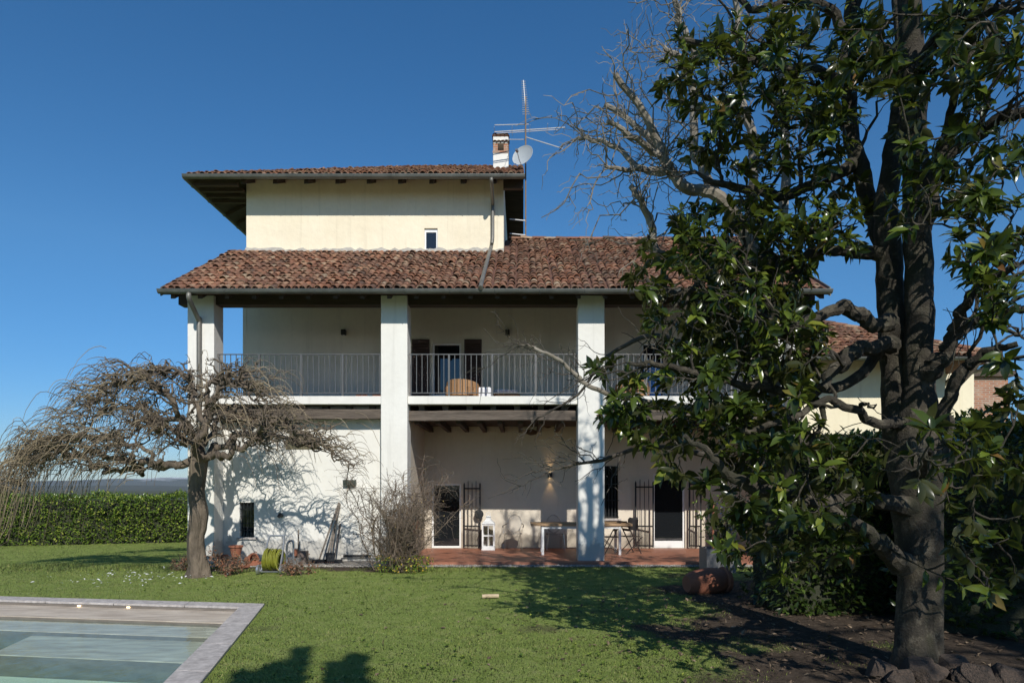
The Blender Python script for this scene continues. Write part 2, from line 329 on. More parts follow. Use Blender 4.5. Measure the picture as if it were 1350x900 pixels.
def watermat():
    m, n, b = newmat('pool_water'); n.nodes.remove(b)
    tr = n.nodes.new('ShaderNodeBsdfTransparent'); tr.inputs[0].default_value = (.90, .98, .97, 1)
    gl = n.nodes.new('ShaderNodeBsdfGlossy'); gl.inputs['Roughness'].default_value = 0; mx = n.nodes.new('ShaderNodeMixShader')
    lw = n.nodes.new('ShaderNodeLayerWeight'); lw.inputs['Blend'].default_value = .5
    bp = n.nodes.new('ShaderNodeBump'); bp.inputs['Strength'].default_value = .55; bp.inputs['Distance'].default_value = .02
    n.links.new(noise(n, 2.4, 4, .55, vec=mapped(n, (1.6, .9, 1))), bp.inputs['Height']); n.links.new(bp.outputs[0], lw.inputs['Normal']); n.links.new(bp.outputs[0], gl.inputs['Normal'])
    def mth(op, a, c=None):
        q = n.nodes.new('ShaderNodeMath'); q.operation = op
        for k, v in enumerate((a, c)):
            if v is None: continue
            if isinstance(v, (int, float)): q.inputs[k].default_value = v
            else: n.links.new(v, q.inputs[k])
        return q.outputs[0]
    f = mth('POWER', lw.outputs['Facing'], 5)    # Schlick reflectance, the same from both sides
    n.links.new(mth('ADD', mth('MULTIPLY', f, .42), .015), mx.inputs[0]); n.links.new(tr.outputs[0], mx.inputs[1]); n.links.new(gl.outputs[0], mx.inputs[2])
    n.links.new(mx.outputs[0], n.nodes['Material Output'].inputs[0])
    va = n.nodes.new('ShaderNodeVolumeAbsorption'); va.inputs[0].default_value = (.22, .80, .78, 1); va.inputs[1].default_value = .3
    n.links.new(va.outputs[0], n.nodes['Material Output'].inputs['Volume']); return m
M['water'] = watermat()
def emit(name, c, s):
    m, n, b = newmat(name); b.inputs['Base Color'].default_value = (*c, 1); b.inputs['Emission Color'].default_value = (*c, 1); b.inputs['Emission Strength'].default_value = s; return m
M['warm'] = emit('lamp_glow', (1, .72, .4), 6)
# ---------------------------------------------------------------- ground
pO = [G(349, 798), G(267, 900)]             # outer corner and right edge of the pool
uR = (pO[1] - pO[0]); uR /= np.linalg.norm(uR)            # along the right side, towards the camera
uL = (G(0, 788) - G(349, 798)); uL /= np.linalg.norm(uL)  # along the far side, to the left
CORN = pO[0]
def pool(a, b, z=0):   # a metres left of the outer corner, b metres towards the camera
    p = CORN + uL * a + uR * b; return np.array((p[0], p[1], z))
PA, PB = 11.0, 9.0     # outer pool size
def soilmask(x, y):    # 1 = grass, 0 = bare soil
    n = fbm(x * .9 + 5, y * .9 + 9, 5); n2 = fbm(x * 2.7, y * 2.7, 3)
    shade = sstep(.4, 4.2, x - (y - 9) * .12) * sstep(16.0, 13.0, y)
    g = 1.15 - 1.35 * shade + (n - .5) * 1.9 + (n2 - .5) * .5
    bed = sstep(1.0, .5, np.abs(y - 15.45)) * sstep(-7.6, -7.0, x) * sstep(-2.4, -3.0, x)
    g = g - bed * .75
    ring = np.exp(-(((x + 6.6) ** 2 + (y - 14.2) ** 2) / .5)); ring2 = np.exp(-(((x + 2.7) ** 2 + (y - 14.9) ** 2) / .25))
    worn = np.exp(-(((x + .1) / 1.2) ** 2 + ((y - 9.2) / .8) ** 2)) * .3
    return np.clip(g - ring * .9 - ring2 * .8 - worn, 0, 1)
def gheight(x, y):
    d = np.maximum(np.maximum(y - 34, -y - 25), np.maximum(np.abs(x) - 30, 0))
    far = np.hypot(x, y)
    return -48 * sstep(0, 140, d) + sstep(200, 4000, far) * (fbm(x / 900., y / 900., 3) - .5) * 18
xs = np.concatenate((-np.geomspace(16000, 45, 22), np.arange(-40, -15, 2.5), np.arange(-15, 12, .22), np.arange(12, 40, 2.5), np.geomspace(45, 16000, 22)))
ys = np.concatenate((-np.geomspace(2000, 30, 8), np.arange(-24, 5, 2.5), np.arange(5.5, 17, .22), np.arange(17.5, 40, 2.5), np.geomspace(42, 16000, 30)))
XX, YY = np.meshgrid(xs, ys)
mb = MB(); nx, ny = len(xs), len(ys)
idx = np.arange(nx * ny).reshape(ny, nx)
mb.add(np.stack((XX, YY, gheight(XX, YY)), -1).reshape(-1, 3), np.stack((idx[:-1, :-1], idx[:-1, 1:], idx[1:, 1:], idx[1:, :-1]), -1).reshape(-1, 4))
me = mb.mesh('ground')
import bmesh
bm = bmesh.new(); bm.from_mesh(me)
ring = [pool(.02, .02), pool(PA, .02), pool(PA, PB), pool(.02, PB)]
cen = sum(ring) / 4
for i in range(4):
    p, q = ring[i], ring[(i + 1) % 4]; nrm = Vector((q[1] - p[1], -(q[0] - p[0]), 0))
    geom = [f for f in bm.faces if abs(f.calc_center_median().x) < 60 and abs(f.calc_center_median().y) < 60]
    ee = {e for f in geom for e in f.edges}; vv = {v for f in geom for v in f.verts}
    bmesh.ops.bisect_plane(bm, geom=list(vv) + list(ee) + geom, plane_co=Vector(p), plane_no=nrm)
def inside(c):
    s = [(ring[(i + 1) % 4][0] - ring[i][0]) * (c.y - ring[i][1]) - (ring[(i + 1) % 4][1] - ring[i][1]) * (c.x - ring[i][0]) for i in range(4)]
    return all(a > 0 for a in s) or all(a < 0 for a in s)
dead = [f for f in bm.faces if abs(f.calc_center_median().y) < 60 and abs(f.calc_center_median().x) < 60 and inside(f.calc_center_median())]
bmesh.ops.delete(bm, geom=dead, context='FACES')
bm.to_mesh(me); bm.free()
co = np.empty(len(me.vertices) * 3); me.vertices.foreach_get('co', co); co = co.reshape(-1, 3)
at = me.attributes.new('turf', 'FLOAT', 'POINT'); at.data.foreach_set('value', soilmask(co[:, 0], co[:, 1]))
m, n, b = newmat('lawn_soil')
a = n.nodes.new('ShaderNodeAttribute'); a.attribute_name = 'turf'
soil = ramp(n, noise(n, 9, 8, .7), [(.3, (.050, .036, .026)), (.55, (.095, .072, .053)), (.75, (.16, .125, .095))])
turf = ramp(n, noise(n, 3.2, 10, .75), [(.22, (.15, .205, .042)), (.5, (.235, .30, .075)), (.8, (.37, .36, .15))])
ad = n.nodes.new('ShaderNodeMath'); ad.operation = 'ADD'; sb = n.nodes.new('ShaderNodeMath'); sb.operation = 'MULTIPLY_ADD'; sb.inputs[1].default_value = .7; sb.inputs[2].default_value = -.35
n.links.new(noise(n, 22, 5, .7), sb.inputs[0]); n.links.new(a.outputs['Fac'], ad.inputs[0]); n.links.new(sb.outputs[0], ad.inputs[1])
fac = ramp(n, ad.outputs[0], [(.3, (0, 0, 0)), (.55, (1, 1, 1))])
near = mixc(n, fac, soil, turf)
g = n.nodes.new('ShaderNodeNewGeometry'); ln = n.nodes.new('ShaderNodeVectorMath'); ln.operation = 'LENGTH'; n.links.new(g.outputs['Position'], ln.inputs[0])
mr = n.nodes.new('ShaderNodeMapRange'); mr.inputs[1].default_value = 60; mr.inputs[2].default_value = 300; n.links.new(ln.outputs['Value'], mr.inputs[0])
plain = ramp(n, noise(n, .004, 8, .75), [(.35, (.05, .06, .03)), (.5, (.10, .10, .05)), (.6, (.05, .055, .03)), (.72, (.17, .145, .10))])
n.links.new(mixc(n, mr.outputs[0], near, plain), b.inputs['Base Color']); b.inputs['Roughness'].default_value = .97; b.inputs['Specular IOR Level'].default_value = .1
bump(n, b, noise(n, 28, 6, .7), .9, .05)
me.materials.append(m)
gro = bpy.data.objects.new('ground', me); COL.objects.link(gro); gro['kind'] = 'structure'
# mountains and hills far off
def mountains(name, y, x0, x1, base, peak, mat, seed, px):
    N = 260; x = np.linspace(x0, x1, N); rows = 14; mb = MB(); V = []
    for j in range(rows):
        t = j / (rows - 1)
        h = base + (peak * (.35 + 1.1 * (fbm(x / px + seed, x * 0 + seed, 6) - .25))) * np.sin(t * math.pi * .5) ** .8 * (.75 + .5 * fbm(x / (px * .3), x * 0 + j * .9, 4) * (1 - t) + .12 * t)
        if j == 0: h = x * 0 + base - 20
        V.append(np.stack((x, x * 0 + y + t * 2500, h), -1))
    for t in (1,):
        V.append(np.stack((x, x * 0 + y + 4500, x * 0 + base - 20), -1))
    V = np.array(V); idx = np.arange(V.shape[0] * N).reshape(-1, N)
    mb.add(V.reshape(-1, 3), np.stack((idx[:-1, :-1], idx[:-1, 1:], idx[1:, 1:], idx[1:, :-1]), -1).reshape(-1, 4))
    o = mb.build(name, mat, smooth=False); o['kind'] = 'structure'; return o
m, n, b = newmat('snowy_rock'); g = n.nodes.new('ShaderNodeNewGeometry'); sx = n.nodes.new('ShaderNodeSeparateXYZ'); n.links.new(g.outputs['Position'], sx.inputs[0])
md = n.nodes.new('ShaderNodeMath'); md.operation = 'MULTIPLY_ADD'; md.inputs[1].default_value = 260; n.links.new(noise(n, .002, 6, .7), md.inputs[0]); n.links.new(sx.outputs[2], md.inputs[2])
mr = n.nodes.new('ShaderNodeMapRange'); mr.inputs[1].default_value = 250; mr.inputs[2].default_value = 350; n.links.new(md.outputs[0], mr.inputs[0])
n.links.new(mixc(n, mr.outputs[0], (.09, .10, .085), (.75, .76, .78)), b.inputs['Base Color']); b.inputs['Roughness'].default_value = .9
mountains('mountains', 13000, -13500, 9000, -60, 520, m, 2.3, 3000)
mountains('hills', 7000, -8500, 6500, -60, 92, simple('wooded_hill', (.085, .085, .055), (.05, .055, .035), .01, .95, 0), 8.1, 1300)
r_ = np.random.RandomState(61); k = 9000; d_ = r_.uniform(150, 900, k) ; a_ = r_.uniform(-.85, .75, k); x = np.tan(a_) * d_; cl = fbm(x / 60, d_ / 60, 3); ok = cl > .46; x, d_ = x[ok], d_[ok]; k = len(x)
V = np.stack((x, d_, gheight(x, d_) + r_.uniform(0, 7, k)), -1); LL = r_.uniform(3, 6, k); dr = r_.normal(0, .5, (k, 3)) + (0, 0, 1)
sd = np.cross(dr, r_.normal(size=(k, 3))); sd /= np.linalg.norm(sd, axis=1, keepdims=True)
q = np.stack((V, V + dr * LL[:, None] * .5 + sd * LL[:, None] * .4, V + dr * LL[:, None], V + dr * LL[:, None] * .5 - sd * LL[:, None] * .4), 1)
tag(MB().add(q.reshape(-1, 3), np.arange(k * 4).reshape(-1, 4)).build('woods', leafmat('winter_wood', [(0, (.05, .042, .032)), (.7, (.10, .08, .055)), (1, (.07, .085, .04))], None, .9, 0)), kind='stuff')
# ---------------------------------------------------------------- pool
t = thing('swimming_pool', 'stone edged swimming pool with broad submerged steps in the lawn', 'swimming pool', CORN)
cw = .36
def qbox(mb, a0, a1, b0, b1, z0, z1):
    p = [pool(a0, b0), pool(a1, b0), pool(a1, b1), pool(a0, b1)]
    mb.add([(q[0], q[1], z0) for q in p] + [(q[0], q[1], z1) for q in p], [(3, 2, 1, 0), (4, 5, 6, 7), (0, 1, 5, 4), (1, 2, 6, 5), (2, 3, 7, 6), (3, 0, 4, 7)])
    return mb
mb = MB()
k = 0.0
while k < PA - .1:      # coping slabs with open joints
    k2 = min(PA, k + 1.2 if k else cw + 0.9); qbox(mb, k + .003, k2 - .003, 0, cw, 0, .035); k = k2
k = cw
while k < PB - .1:
    k2 = min(PB, k + 1.2); qbox(mb, 0, cw, k + .003, k2 - .003, 0, .035); k = k2
qbox(mb, PA - cw, PA, cw + .003, PB, 0, .035); qbox(mb, cw + .003, PA - cw - .003, PB - cw, PB, 0, .035)
mb.build('coping', M['stone'], t, bevel=.006)
mb = MB(); e = .015     # basin walls and floor (slightly inside the coping edge)
A0, A1, B0, B1 = cw + e, PA - cw - e, cw + e, PB - cw - e
zb = -.42
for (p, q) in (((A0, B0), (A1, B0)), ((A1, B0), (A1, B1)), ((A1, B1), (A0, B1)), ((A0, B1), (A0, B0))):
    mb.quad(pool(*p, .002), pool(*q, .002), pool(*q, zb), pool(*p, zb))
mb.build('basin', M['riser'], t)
MB().quad(pool(A0, B0, zb + .002), pool(A1, B0, zb + .002), pool(A1, B1, zb + .002), pool(A0, B1, zb + .002)).build('pool_floor', M['pool_floor'], t)
zs = [(-.047, .87), (-.112, 1.5), (-.172, 2.55)]
prev = 0
qe = G(16, 850, -.17); AE = float(np.linalg.solve(np.stack((uL[:2], uR[:2]), 1), (qe - CORN)[:2])[0])    # the lowest step stops short
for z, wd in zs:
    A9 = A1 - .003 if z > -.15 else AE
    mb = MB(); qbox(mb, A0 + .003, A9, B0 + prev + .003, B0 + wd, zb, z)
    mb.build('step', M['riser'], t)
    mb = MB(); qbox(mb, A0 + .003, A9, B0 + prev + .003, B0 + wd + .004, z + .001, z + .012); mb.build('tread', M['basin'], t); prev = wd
for px in (90, 163):
    q = P(px, 804, 10.6); a_ = np.dot(q - CORN, uL) * 1.0
    c = pool(a_, B0 - .003, -.017); mb = MB(); n3 = np.array((uR[0], uR[1], 0))
    mb.obox(c + n3 * .012, uL * .028, n3 * .008, (0, 0, .009)); mb.build('pool_light', M['warm'], t, bevel=.004)
mb = MB(); qbox(mb, A0 - .012, A1 + .012, B0 - .012, B1 + .012, zb - .03, -.072)
wo = mb.build('water', M['water']); wo['kind'] = 'structure'
# ---------------------------------------------------------------- house
YF, YB, YE = 16.2, 19.42, 15.6
SLOPE = .569
house = thing('house', 'white two storey farmhouse with pillared loggia, clay roofs and cream tower', 'house', (-.5, 18, 0))
XL = PX(247, YF); PIL = [(247, 282), (502, 537), (762, 797), (1022, 1057)]
PILX = [(PX(a, YF), PX(b, YF)) for a, b in PIL]
ZSL = PZ(521, YF)          # loggia floor, 4.0
XR = 6.75
for x0, x1 in PILX:
    MB().box(x0, x1, YF, YF + .52, -.15, 6.37).build('pillar', M['white'], house, bevel=.015)
def wall_holes(mb, x0, x1, z0, z1, Y, holes, depth=.18):
    xs_ = sorted({x0, x1, *[h[0] for h in holes], *[h[1] for h in holes]}); zs_ = sorted({z0, z1, *[h[2] for h in holes], *[h[3] for h in holes]})
    for i in range(len(xs_) - 1):
        for j in range(len(zs_) - 1):
            cx, cz = (xs_[i] + xs_[i + 1]) / 2, (zs_[j] + zs_[j + 1]) / 2
            if any(h[0] < cx < h[1] and h[2] < cz < h[3] for h in holes): continue
            mb.quad((xs_[i], Y, zs_[j]), (xs_[i + 1], Y, zs_[j]), (xs_[i + 1], Y, zs_[j + 1]), (xs_[i], Y, zs_[j + 1]))
    for a, b_, c, d in holes:
        D = Y + depth
        mb.quad((a, Y, c), (a, D, c), (a, D, d), (a, Y, d)); mb.quad((b_, Y, c), (b_, Y, d), (b_, D, d), (b_, D, c))
        mb.quad((a, Y, d), (a, D, d), (b_, D, d), (b_, Y, d)); mb.quad((a, Y, c), (b_, Y, c), (b_, D, c), (a, D, c))
    return mb
def rect(px0, px1, py0, py1, Y): return (PX(px0, Y), PX(px1, Y), PZ(py1, Y), PZ(py0, Y))
# ground floor, left bay
YW = 16.72
hwin = rect(316, 335, 662, 708, YW); lun = rect(373, 422, 568, 592.5, YW)
mb = wall_holes(MB(), PILX[0][1] - .3, PILX[1][0] + .1, -.1, 3.84, YW, [hwin, lun], .22)
cx, rad = (lun[0] + lun[1]) / 2, (lun[1] - lun[0]) / 2; zc = lun[2]; ht = lun[3] - lun[2]
arc = [(cx + rad * math.cos(a), zc + ht * math.sin(a)) for a in np.linspace(0, math.pi, 25)]
for i in range(24):
    (xa, za), (xb, zb_) = arc[i], arc[i + 1]
    mb.quad((xa, YW, za), (xa, YW, lun[3]), (xb, YW, lun[3]), (xb, YW, zb_)); mb.quad((xa, YW, za), (xb, YW, zb_), (xb, YW + .22, zb_), (xa, YW + .22, za))
mb.build('wall', M['white'], house)
MB().quad(*[(x, YW + .2, z) for x, z in arc]).build('lunette_pane', simple('olive_panel', (.115, .105, .06), (.09, .08, .045), 3, .5, .05), house)
wn = MB().box(hwin[0], hwin[1], YW + .10, YW + .14, hwin[2], hwin[3]).build('window', M['glass'], house)
mb = MB()
for i in range(1, 4): x = hwin[0] + (hwin[1] - hwin[0]) * i / 4; mb.box(x - .008, x + .008, YW + .04, YW + .056, hwin[2], hwin[3])
for i in range(1, 5): z = hwin[2] + (hwin[3] - hwin[2]) * i / 5; mb.box(hwin[0], hwin[1], YW + .03, YW + .04, z - .007, z + .007)
mb.build('bars', M['iron'], wn)
MB().box(hwin[0] - .06, hwin[1] + .06, YW - .05, YW + .1, hwin[2] - .05, hwin[2] - .002).build('sill', M['stone'], wn, bevel=.005)
# side walls of the left room
XS = PILX[1][1] - .05
MB().quad((XL + .03, YF + .5, -.1), (XL + .03, YB, -.1), (XL + .03, YB, 3.84), (XL + .03, YF + .5, 3.84)).build('wall', M['patio_wall'], house)
MB().quad((XS, YF + .5, -.1), (XS, YB, -.1), (XS, YB, 3.84), (XS, YF + .5, 3.84)).build('wall', M['patio_wall'], house)
# back wall: ground floor
d1 = rect(569, 608, 637, 722, YB); w2 = rect(790, 815, 614, 683, YB); d2 = rect(861, 903, 624, 722, YB)
mb = wall_holes(MB(), XS, XR, -.1, ZSL - .3, YB, [d1, w2, d2]); mb.build('wall', M['patio_wall'], house)
u1 = rect(570, 608, 452, 522, YB); u3 = rect(846, 880, 452, 522, YB)
mb = wall_holes(MB(), XL, XR, ZSL, 8.3, YB, [u1, u3])
mb.quad((XL, YB, -.1), (XL, 27.5, -.1), (XL, 27.5, 8.3), (XL, YB, 8.3))
mb.quad((XR, YB, -.1), (XR, YB, 8.3), (XR, 20.9, 9.1), (XR, 27.5, 5.9), (XR, 27.5, -.1))
mb.quad((XL, 27.5, -.1), (XR, 27.5, -.1), (XR, 27.5, 5.9), (XL, 27.5, 5.9))
mb.build('wall', M['wall'], house)
def door(r, Y, name, base=.0, split=None, frame=.055):
    x0, x1, z0, z1 = r
    mb = MB(); y0, y1 = Y + .05, Y + .12
    mb.box(x0, x0 + frame, y0, y1, z0, z1).box(x1 - frame, x1, y0, y1, z0, z1).box(x0 + frame, x1 - frame, y0, y1, z1 - frame, z1)
    mb.box(x0 + frame, x1 - frame, y0, y1, z0, z0 + max(base, frame))
    if split: mb.box((x0 + x1) / 2 - .03, (x0 + x1) / 2 + .03, y0 + .003, y1 - .003, z0 + base, z1 - frame)
    d = mb.build(name, M['frame'], house, bevel=.005)
    MB().box(x0 + .02, x1 - .02, y0 + .03, y0 + .045, z0 + .02, z1 - .02).build('pane', M['glass'], d)
    return d
door(d1, YB, 'door'); door(d2, YB, 'door', .2)
door(u1, YB, 'door'); door(u3, YB, 'door')
wn = MB().box(w2[0], w2[1], YB + .1, YB + .13, w2[2], w2[3]).build('window', M['glass'], house)
mb = MB()
for i in range(1, 6): x = w2[0] + (w2[1] - w2[0]) * i / 6; mb.box(x - .009, x + .009, YB - .03, YB - .012, w2[2], w2[3])
for z in np.linspace(w2[2] + .05, w2[3] - .05, 4): mb.box(w2[0] - .02, w2[1] + .02, YB - .04, YB - .03, z - .008, z + .008)
mb.build('bars', M['iron'], wn)
MB().box(w2[0] - .08, w2[1] + .08, YB - .07, YB - .003, w2[2] - .06, w2[2]).build('sill', M['stone'], wn, bevel=.005)
# iron gates folded against the wall
def gate(px0, px1, py0, py1, yaw, disc=False):
    x0, x1, z0, z1 = rect(px0, px1, py0, py1, YB - .12); mb = MB(); y = YB - .12; L = x1 - x0
    yy = lambda x: y - (x - x0) * math.tan(yaw)
    n_ = max(3, int(round(L / .125)))
    for i in range(n_ + 1):
        x = x0 + L * i / n_; edge = i in (0, n_); rr = .02 if edge else .009
        top = z1 - (0 if edge else .0) + (.06 if not edge and i % 2 else 0)
        mb.box(x - rr, x + rr, yy(x) - rr, yy(x) + rr, z0 + .03, top)
        mb.add([(x - rr, yy(x) - rr, top), (x + rr, yy(x) - rr, top), (x + rr, yy(x) + rr, top), (x - rr, yy(x) + rr, top), (x, yy(x), top + .06)], [(0, 1, 4), (1, 2, 4), (2, 3, 4), (3, 0, 4)])
        if not edge:      # short dog bars near the foot
            for xo in (-.04, .04): mb.box(x + xo - .006, x + xo + .006, yy(x + xo) - .006, yy(x + xo) + .006, z0 + .06, z0 + .62)
    for z in (z0 + .07, z0 + .62, z1 - .12):
        mb.obox(((x0 + x1) / 2, yy((x0 + x1) / 2), z), (L / 2, -L / 2 * math.tan(yaw), 0), (0, .012, 0), (0, 0, .02))
    g_ = mb.build('gate', M['iron'], house)
    if disc:
        mbd = MB().lathe((0, 0, 0), [(0, 0), (.13, 0), (.13, .03), (0, .04)], 20).xform([[1, 0, 0], [0, 0, -1], [0, 1, 0]], (x1 - .03, YB - .16, PZ(677, YB)))
        mbd.build('handle', M['iron'], g_)
gate(612, 633, 638, 722, R(8), True); gate(838, 860, 636, 722, R(14)); gate(909, 922, 632, 722, R(30))
# shutters beside the loggia door
for a, b_ in ((543, 566), (612, 635)):
    x0, x1, z0, z1 = rect(a, b_, 447, 520, YB - .06); mb = MB().box(x0, x1, YB - .05, YB - .012, z0 - .02, z1)
    for z in np.arange(z0 + .1, z1 - .1, .07): mb.obox(((x0 + x1) / 2, YB - .055, z), ((x1 - x0) / 2 - .06, 0, 0), (0, .006, 0), (0, .008, .022))
    mb.build('shutter', M['shutter'], house)
# loggia floor, beams and joists
bays = [(PILX[0][1], PILX[1][0]), (PILX[1][1], PILX[2][0]), (PILX[2][1], PILX[3][0])]
for i, (x0, x1) in enumerate(bays):
    MB().box(x0 + .002, x1 - .002, YF + .07, YF + .35, ZSL - .2, ZSL - .006).build('balcony_edge', M['white'], house, bevel=.008)
    dz = .05 if i == 0 else 0
    zt = ZSL - .335
    mb = MB(); N = 14; xx = np.linspace(x0 + .002, x1 - .002, N)
    sag = (fbm(xx * .7 + i * 9, xx * 0 + 2, 3) - .5) * .05
    sec = [(YF + .2, -.235), (YF + .2, -.03), (YF + .23, 0), (YF + .46, 0), (YF + .46, -.235)]
    V = np.array([[(x, y + s * .5, zt + z + s + dz) for y, z in sec] for x, s in zip(xx, sag)]); k = len(sec)
    fs = [(j * k + a, j * k + (a + 1) % k, (j + 1) * k + (a + 1) % k, (j + 1) * k + a) for j in range(N - 1) for a in range(k)]
    mb.add(V.reshape(-1, 3), fs, [tuple(range(k))], [tuple(range((N - 1) * k, N * k))]); mb.build('beam', M['beam'], house)
    nj = 7
    for j in range(nj):
        x = x0 + (x1 - x0) * (j + .5) / nj
        MB().box(x - .07, x + .07, YF + .33, (YW - .002 if i == 0 else YB - .01), zt + .003 + dz, ZSL - .205).build('joist', M['beam'], house)
    if i:
        for j in range(8):
            x = x0 + (x1 - x0) * (j + .3) / 8
            MB().box(x - .055, x + .055, YF + .47, YB - .01, zt - .29, zt - .16).build('joist', M['darkwood'], house)
MB().box(XL + .05, XR - .01, YF + .36, YB - .004, ZSL - .2, ZSL - .16).box(XS + .03, XR - .03, YF + .48, YB - .012, ZSL - .46, ZSL - .44).build('ceiling', M['darkwood'], house)
MB().box(XL + .02, XR - .012, YF + .351, YB - .002, ZSL - .155, ZSL).build('loggia_floor', M['loggia_floor'], house)
MB().box(PILX[3][0] + .1, XR, YF + .54, YB, -.1, ZSL - .3).build('wall', M['patio_wall'], house)
# railings
def railing(x0, x1, posts, y):
    zt = PZ(466.5, y); zb_ = ZSL + .07; mb = MB()
    mb.box(x0 + .01, x1 - .01, y - .02, y + .02, zt - .02, zt).box(x0 + .01, x1 - .01, y - .015, y + .015, zb_, zb_ + .018)
    n_ = int((x1 - x0) / .128)
    for i in range(n_):
        x = x0 + (x1 - x0) * (i + .5) / n_; mb.box(x - .008, x + .008, y - .008, y + .008, zb_ + .018, zt - .02)
    r_ = mb.build('railing', M['rail'], house)
    for p in posts:
        x = PX(p, y); MB().box(x - .022, x + .022, y - .024, y + .024, ZSL - .006, zt - .021).build('post', M['rail'], r_)
yr = YF + .16
railing(*bays[0], (342, 397, 452), yr); railing(*bays[1], (592, 649, 706), yr); railing(*bays[2], (852, 908, 964), yr)
mb = MB(); zt = PZ(466.5, yr); x = XL + .16
mb.box(x - .02, x + .02, YF + .53, YB - .01, zt - .02, zt).box(x - .015, x + .015, YF + .53, YB - .01, ZSL + .07, ZSL + .09)
for y in np.arange(YF + .62, YB - .05, .125): mb.box(x - .008, x + .008, y - .008, y + .008, ZSL + .09, zt - .02)
mb.build('railing', M['rail'], house)
# ---- roofs
def tiles(mb, o, u, v, width, length, clip=None, sp=.176, ex=.27, seed=1, flip=1):
    r_ = np.random.RandomState(seed); o, u, v = (np.asarray(a, float) for a in (o, u, v)); nrm = np.cross(u, v); nrm /= np.linalg.norm(nrm)
    nc, nr = int(width / sp), int(math.ceil(length / ex)); rows = []
    K = 7; ang = np.linspace(0, math.pi, K)
    for c in range(nc):
        wob = r_.normal(0, .012)
        for q in range(nr):
            a = (c + .5) * sp + wob + r_.normal(0, .007); b0 = q * ex - .03 + r_.normal(0, .012); b1 = b0 + .37
            if clip and not clip(a, b0 + .2): continue
            if b1 > length + .06: b1 = length + .06
            r0, r1 = .085 + r_.normal(0, .004), .070; lift0, lift1 = .048 + r_.normal(0, .010), .012; sk = r_.normal(0, .016)
            V = []
            for (bb, rr, lf, sh) in ((b0, r0, lift0, sk), (b1, r1, lift1, 0), (b0, r0 - .017, lift0, sk)):
                V.append(o + u * (a + sh) + v * bb + nrm * (lf + .05 * (fbm(np.array([a * .35]), np.array([bb * .5 + seed]), 3)[0] - .5)) + (np.cos(ang)[:, None] * u * rr + np.sin(ang)[:, None] * nrm * rr * .86))
            rows.append(np.vstack(V))
    V = np.vstack(rows); n_ = len(rows)
    f = [(i, i + 1, K + i + 1, K + i) for i in range(K - 1)] + [(2 * K + i, 2 * K + i + 1, i + 1, i) for i in range(K - 1)]
    f = (np.array(f)[None] + (np.arange(n_) * 3 * K)[:, None, None]).reshape(-1, 4)
    mb.add(V, f[:, ::-1])
ZE = PZ(383, YE)
XEL, XER = PX(212, YE), XR + .3
vdir = np.array((0, 1, SLOPE)); vdir /= np.linalg.norm(vdir); cs = 1 / math.hypot(1, SLOPE)
XT0, XT1 = PX(325, YB), PX(664, YB)
L1 = (YB - YE) / cs; YR = 20.95; L2 = (YR - YE) / cs
mb = MB()
tiles(mb, (XEL, YE, ZE), (1, 0, 0), vdir, XER - XEL, L2, clip=lambda a, b_: b_ < L1 - .02 or XEL + a > XT1 + .12, seed=3)
roof = mb.build('roof', M['tile'], house, smooth=False)
zr = lambda Y: ZE + SLOPE * (Y - YE)
mb = MB(); th = .09     # channel sheet and boards under the tiles
def slab(mb, x0, x1, y0, y1, up=.02, dn=-.10):
    mb.add([(x0, y0, zr(y0) + up), (x1, y0, zr(y0) + up), (x1, y1, zr(y1) + up), (x0, y1, zr(y1) + up), (x0, y0, zr(y0) + dn), (x1, y0, zr(y0) + dn), (x1, y1, zr(y1) + dn), (x0, y1, zr(y1) + dn)],
           [(0, 1, 2, 3), (7, 6, 5, 4), (0, 4, 5, 1), (1, 5, 6, 2), (2, 6, 7, 3), (3, 7, 4, 0)])
slab(mb, XEL + .02, XER - .02, YE + .02, YB - .004); slab(mb, XT1 + .01, XER - .02, YB - .003, YR)
mb.add([(XT1 + .05, YR, zr(YR) + .03), (XER - .02, YR, zr(YR) + .03), (XER - .02, 28, zr(YR) - .569 * (28 - YR)), (XT1 + .05, 28, zr(YR) - .569 * (28 - YR))], [(0, 1, 2, 3)])
mb.build('channel_tiles', M['tilebase'], roof)
mb = MB()
nc = int((XER - XT1) / .36)
rr_ = np.random.RandomState(5)
for i in range(nc):       # ridge tiles
    x = XT1 + .15 + i * .36; a = np.linspace(0, math.pi, 8); V = []
    for xx, r_ in ((x - .03, .125), (x + .38, .105)): V.append(np.stack((a * 0 + xx, YR + np.cos(a) * r_, zr(YR) + .045 + np.sin(a) * r_ * .8 + rr_.normal(0, .01)), -1))
    mb.add(np.vstack(V), [(j, j + 1, 9 + j, 8 + j) for j in range(7)])
mb.build('ridge_tiles', M['tile'], roof)
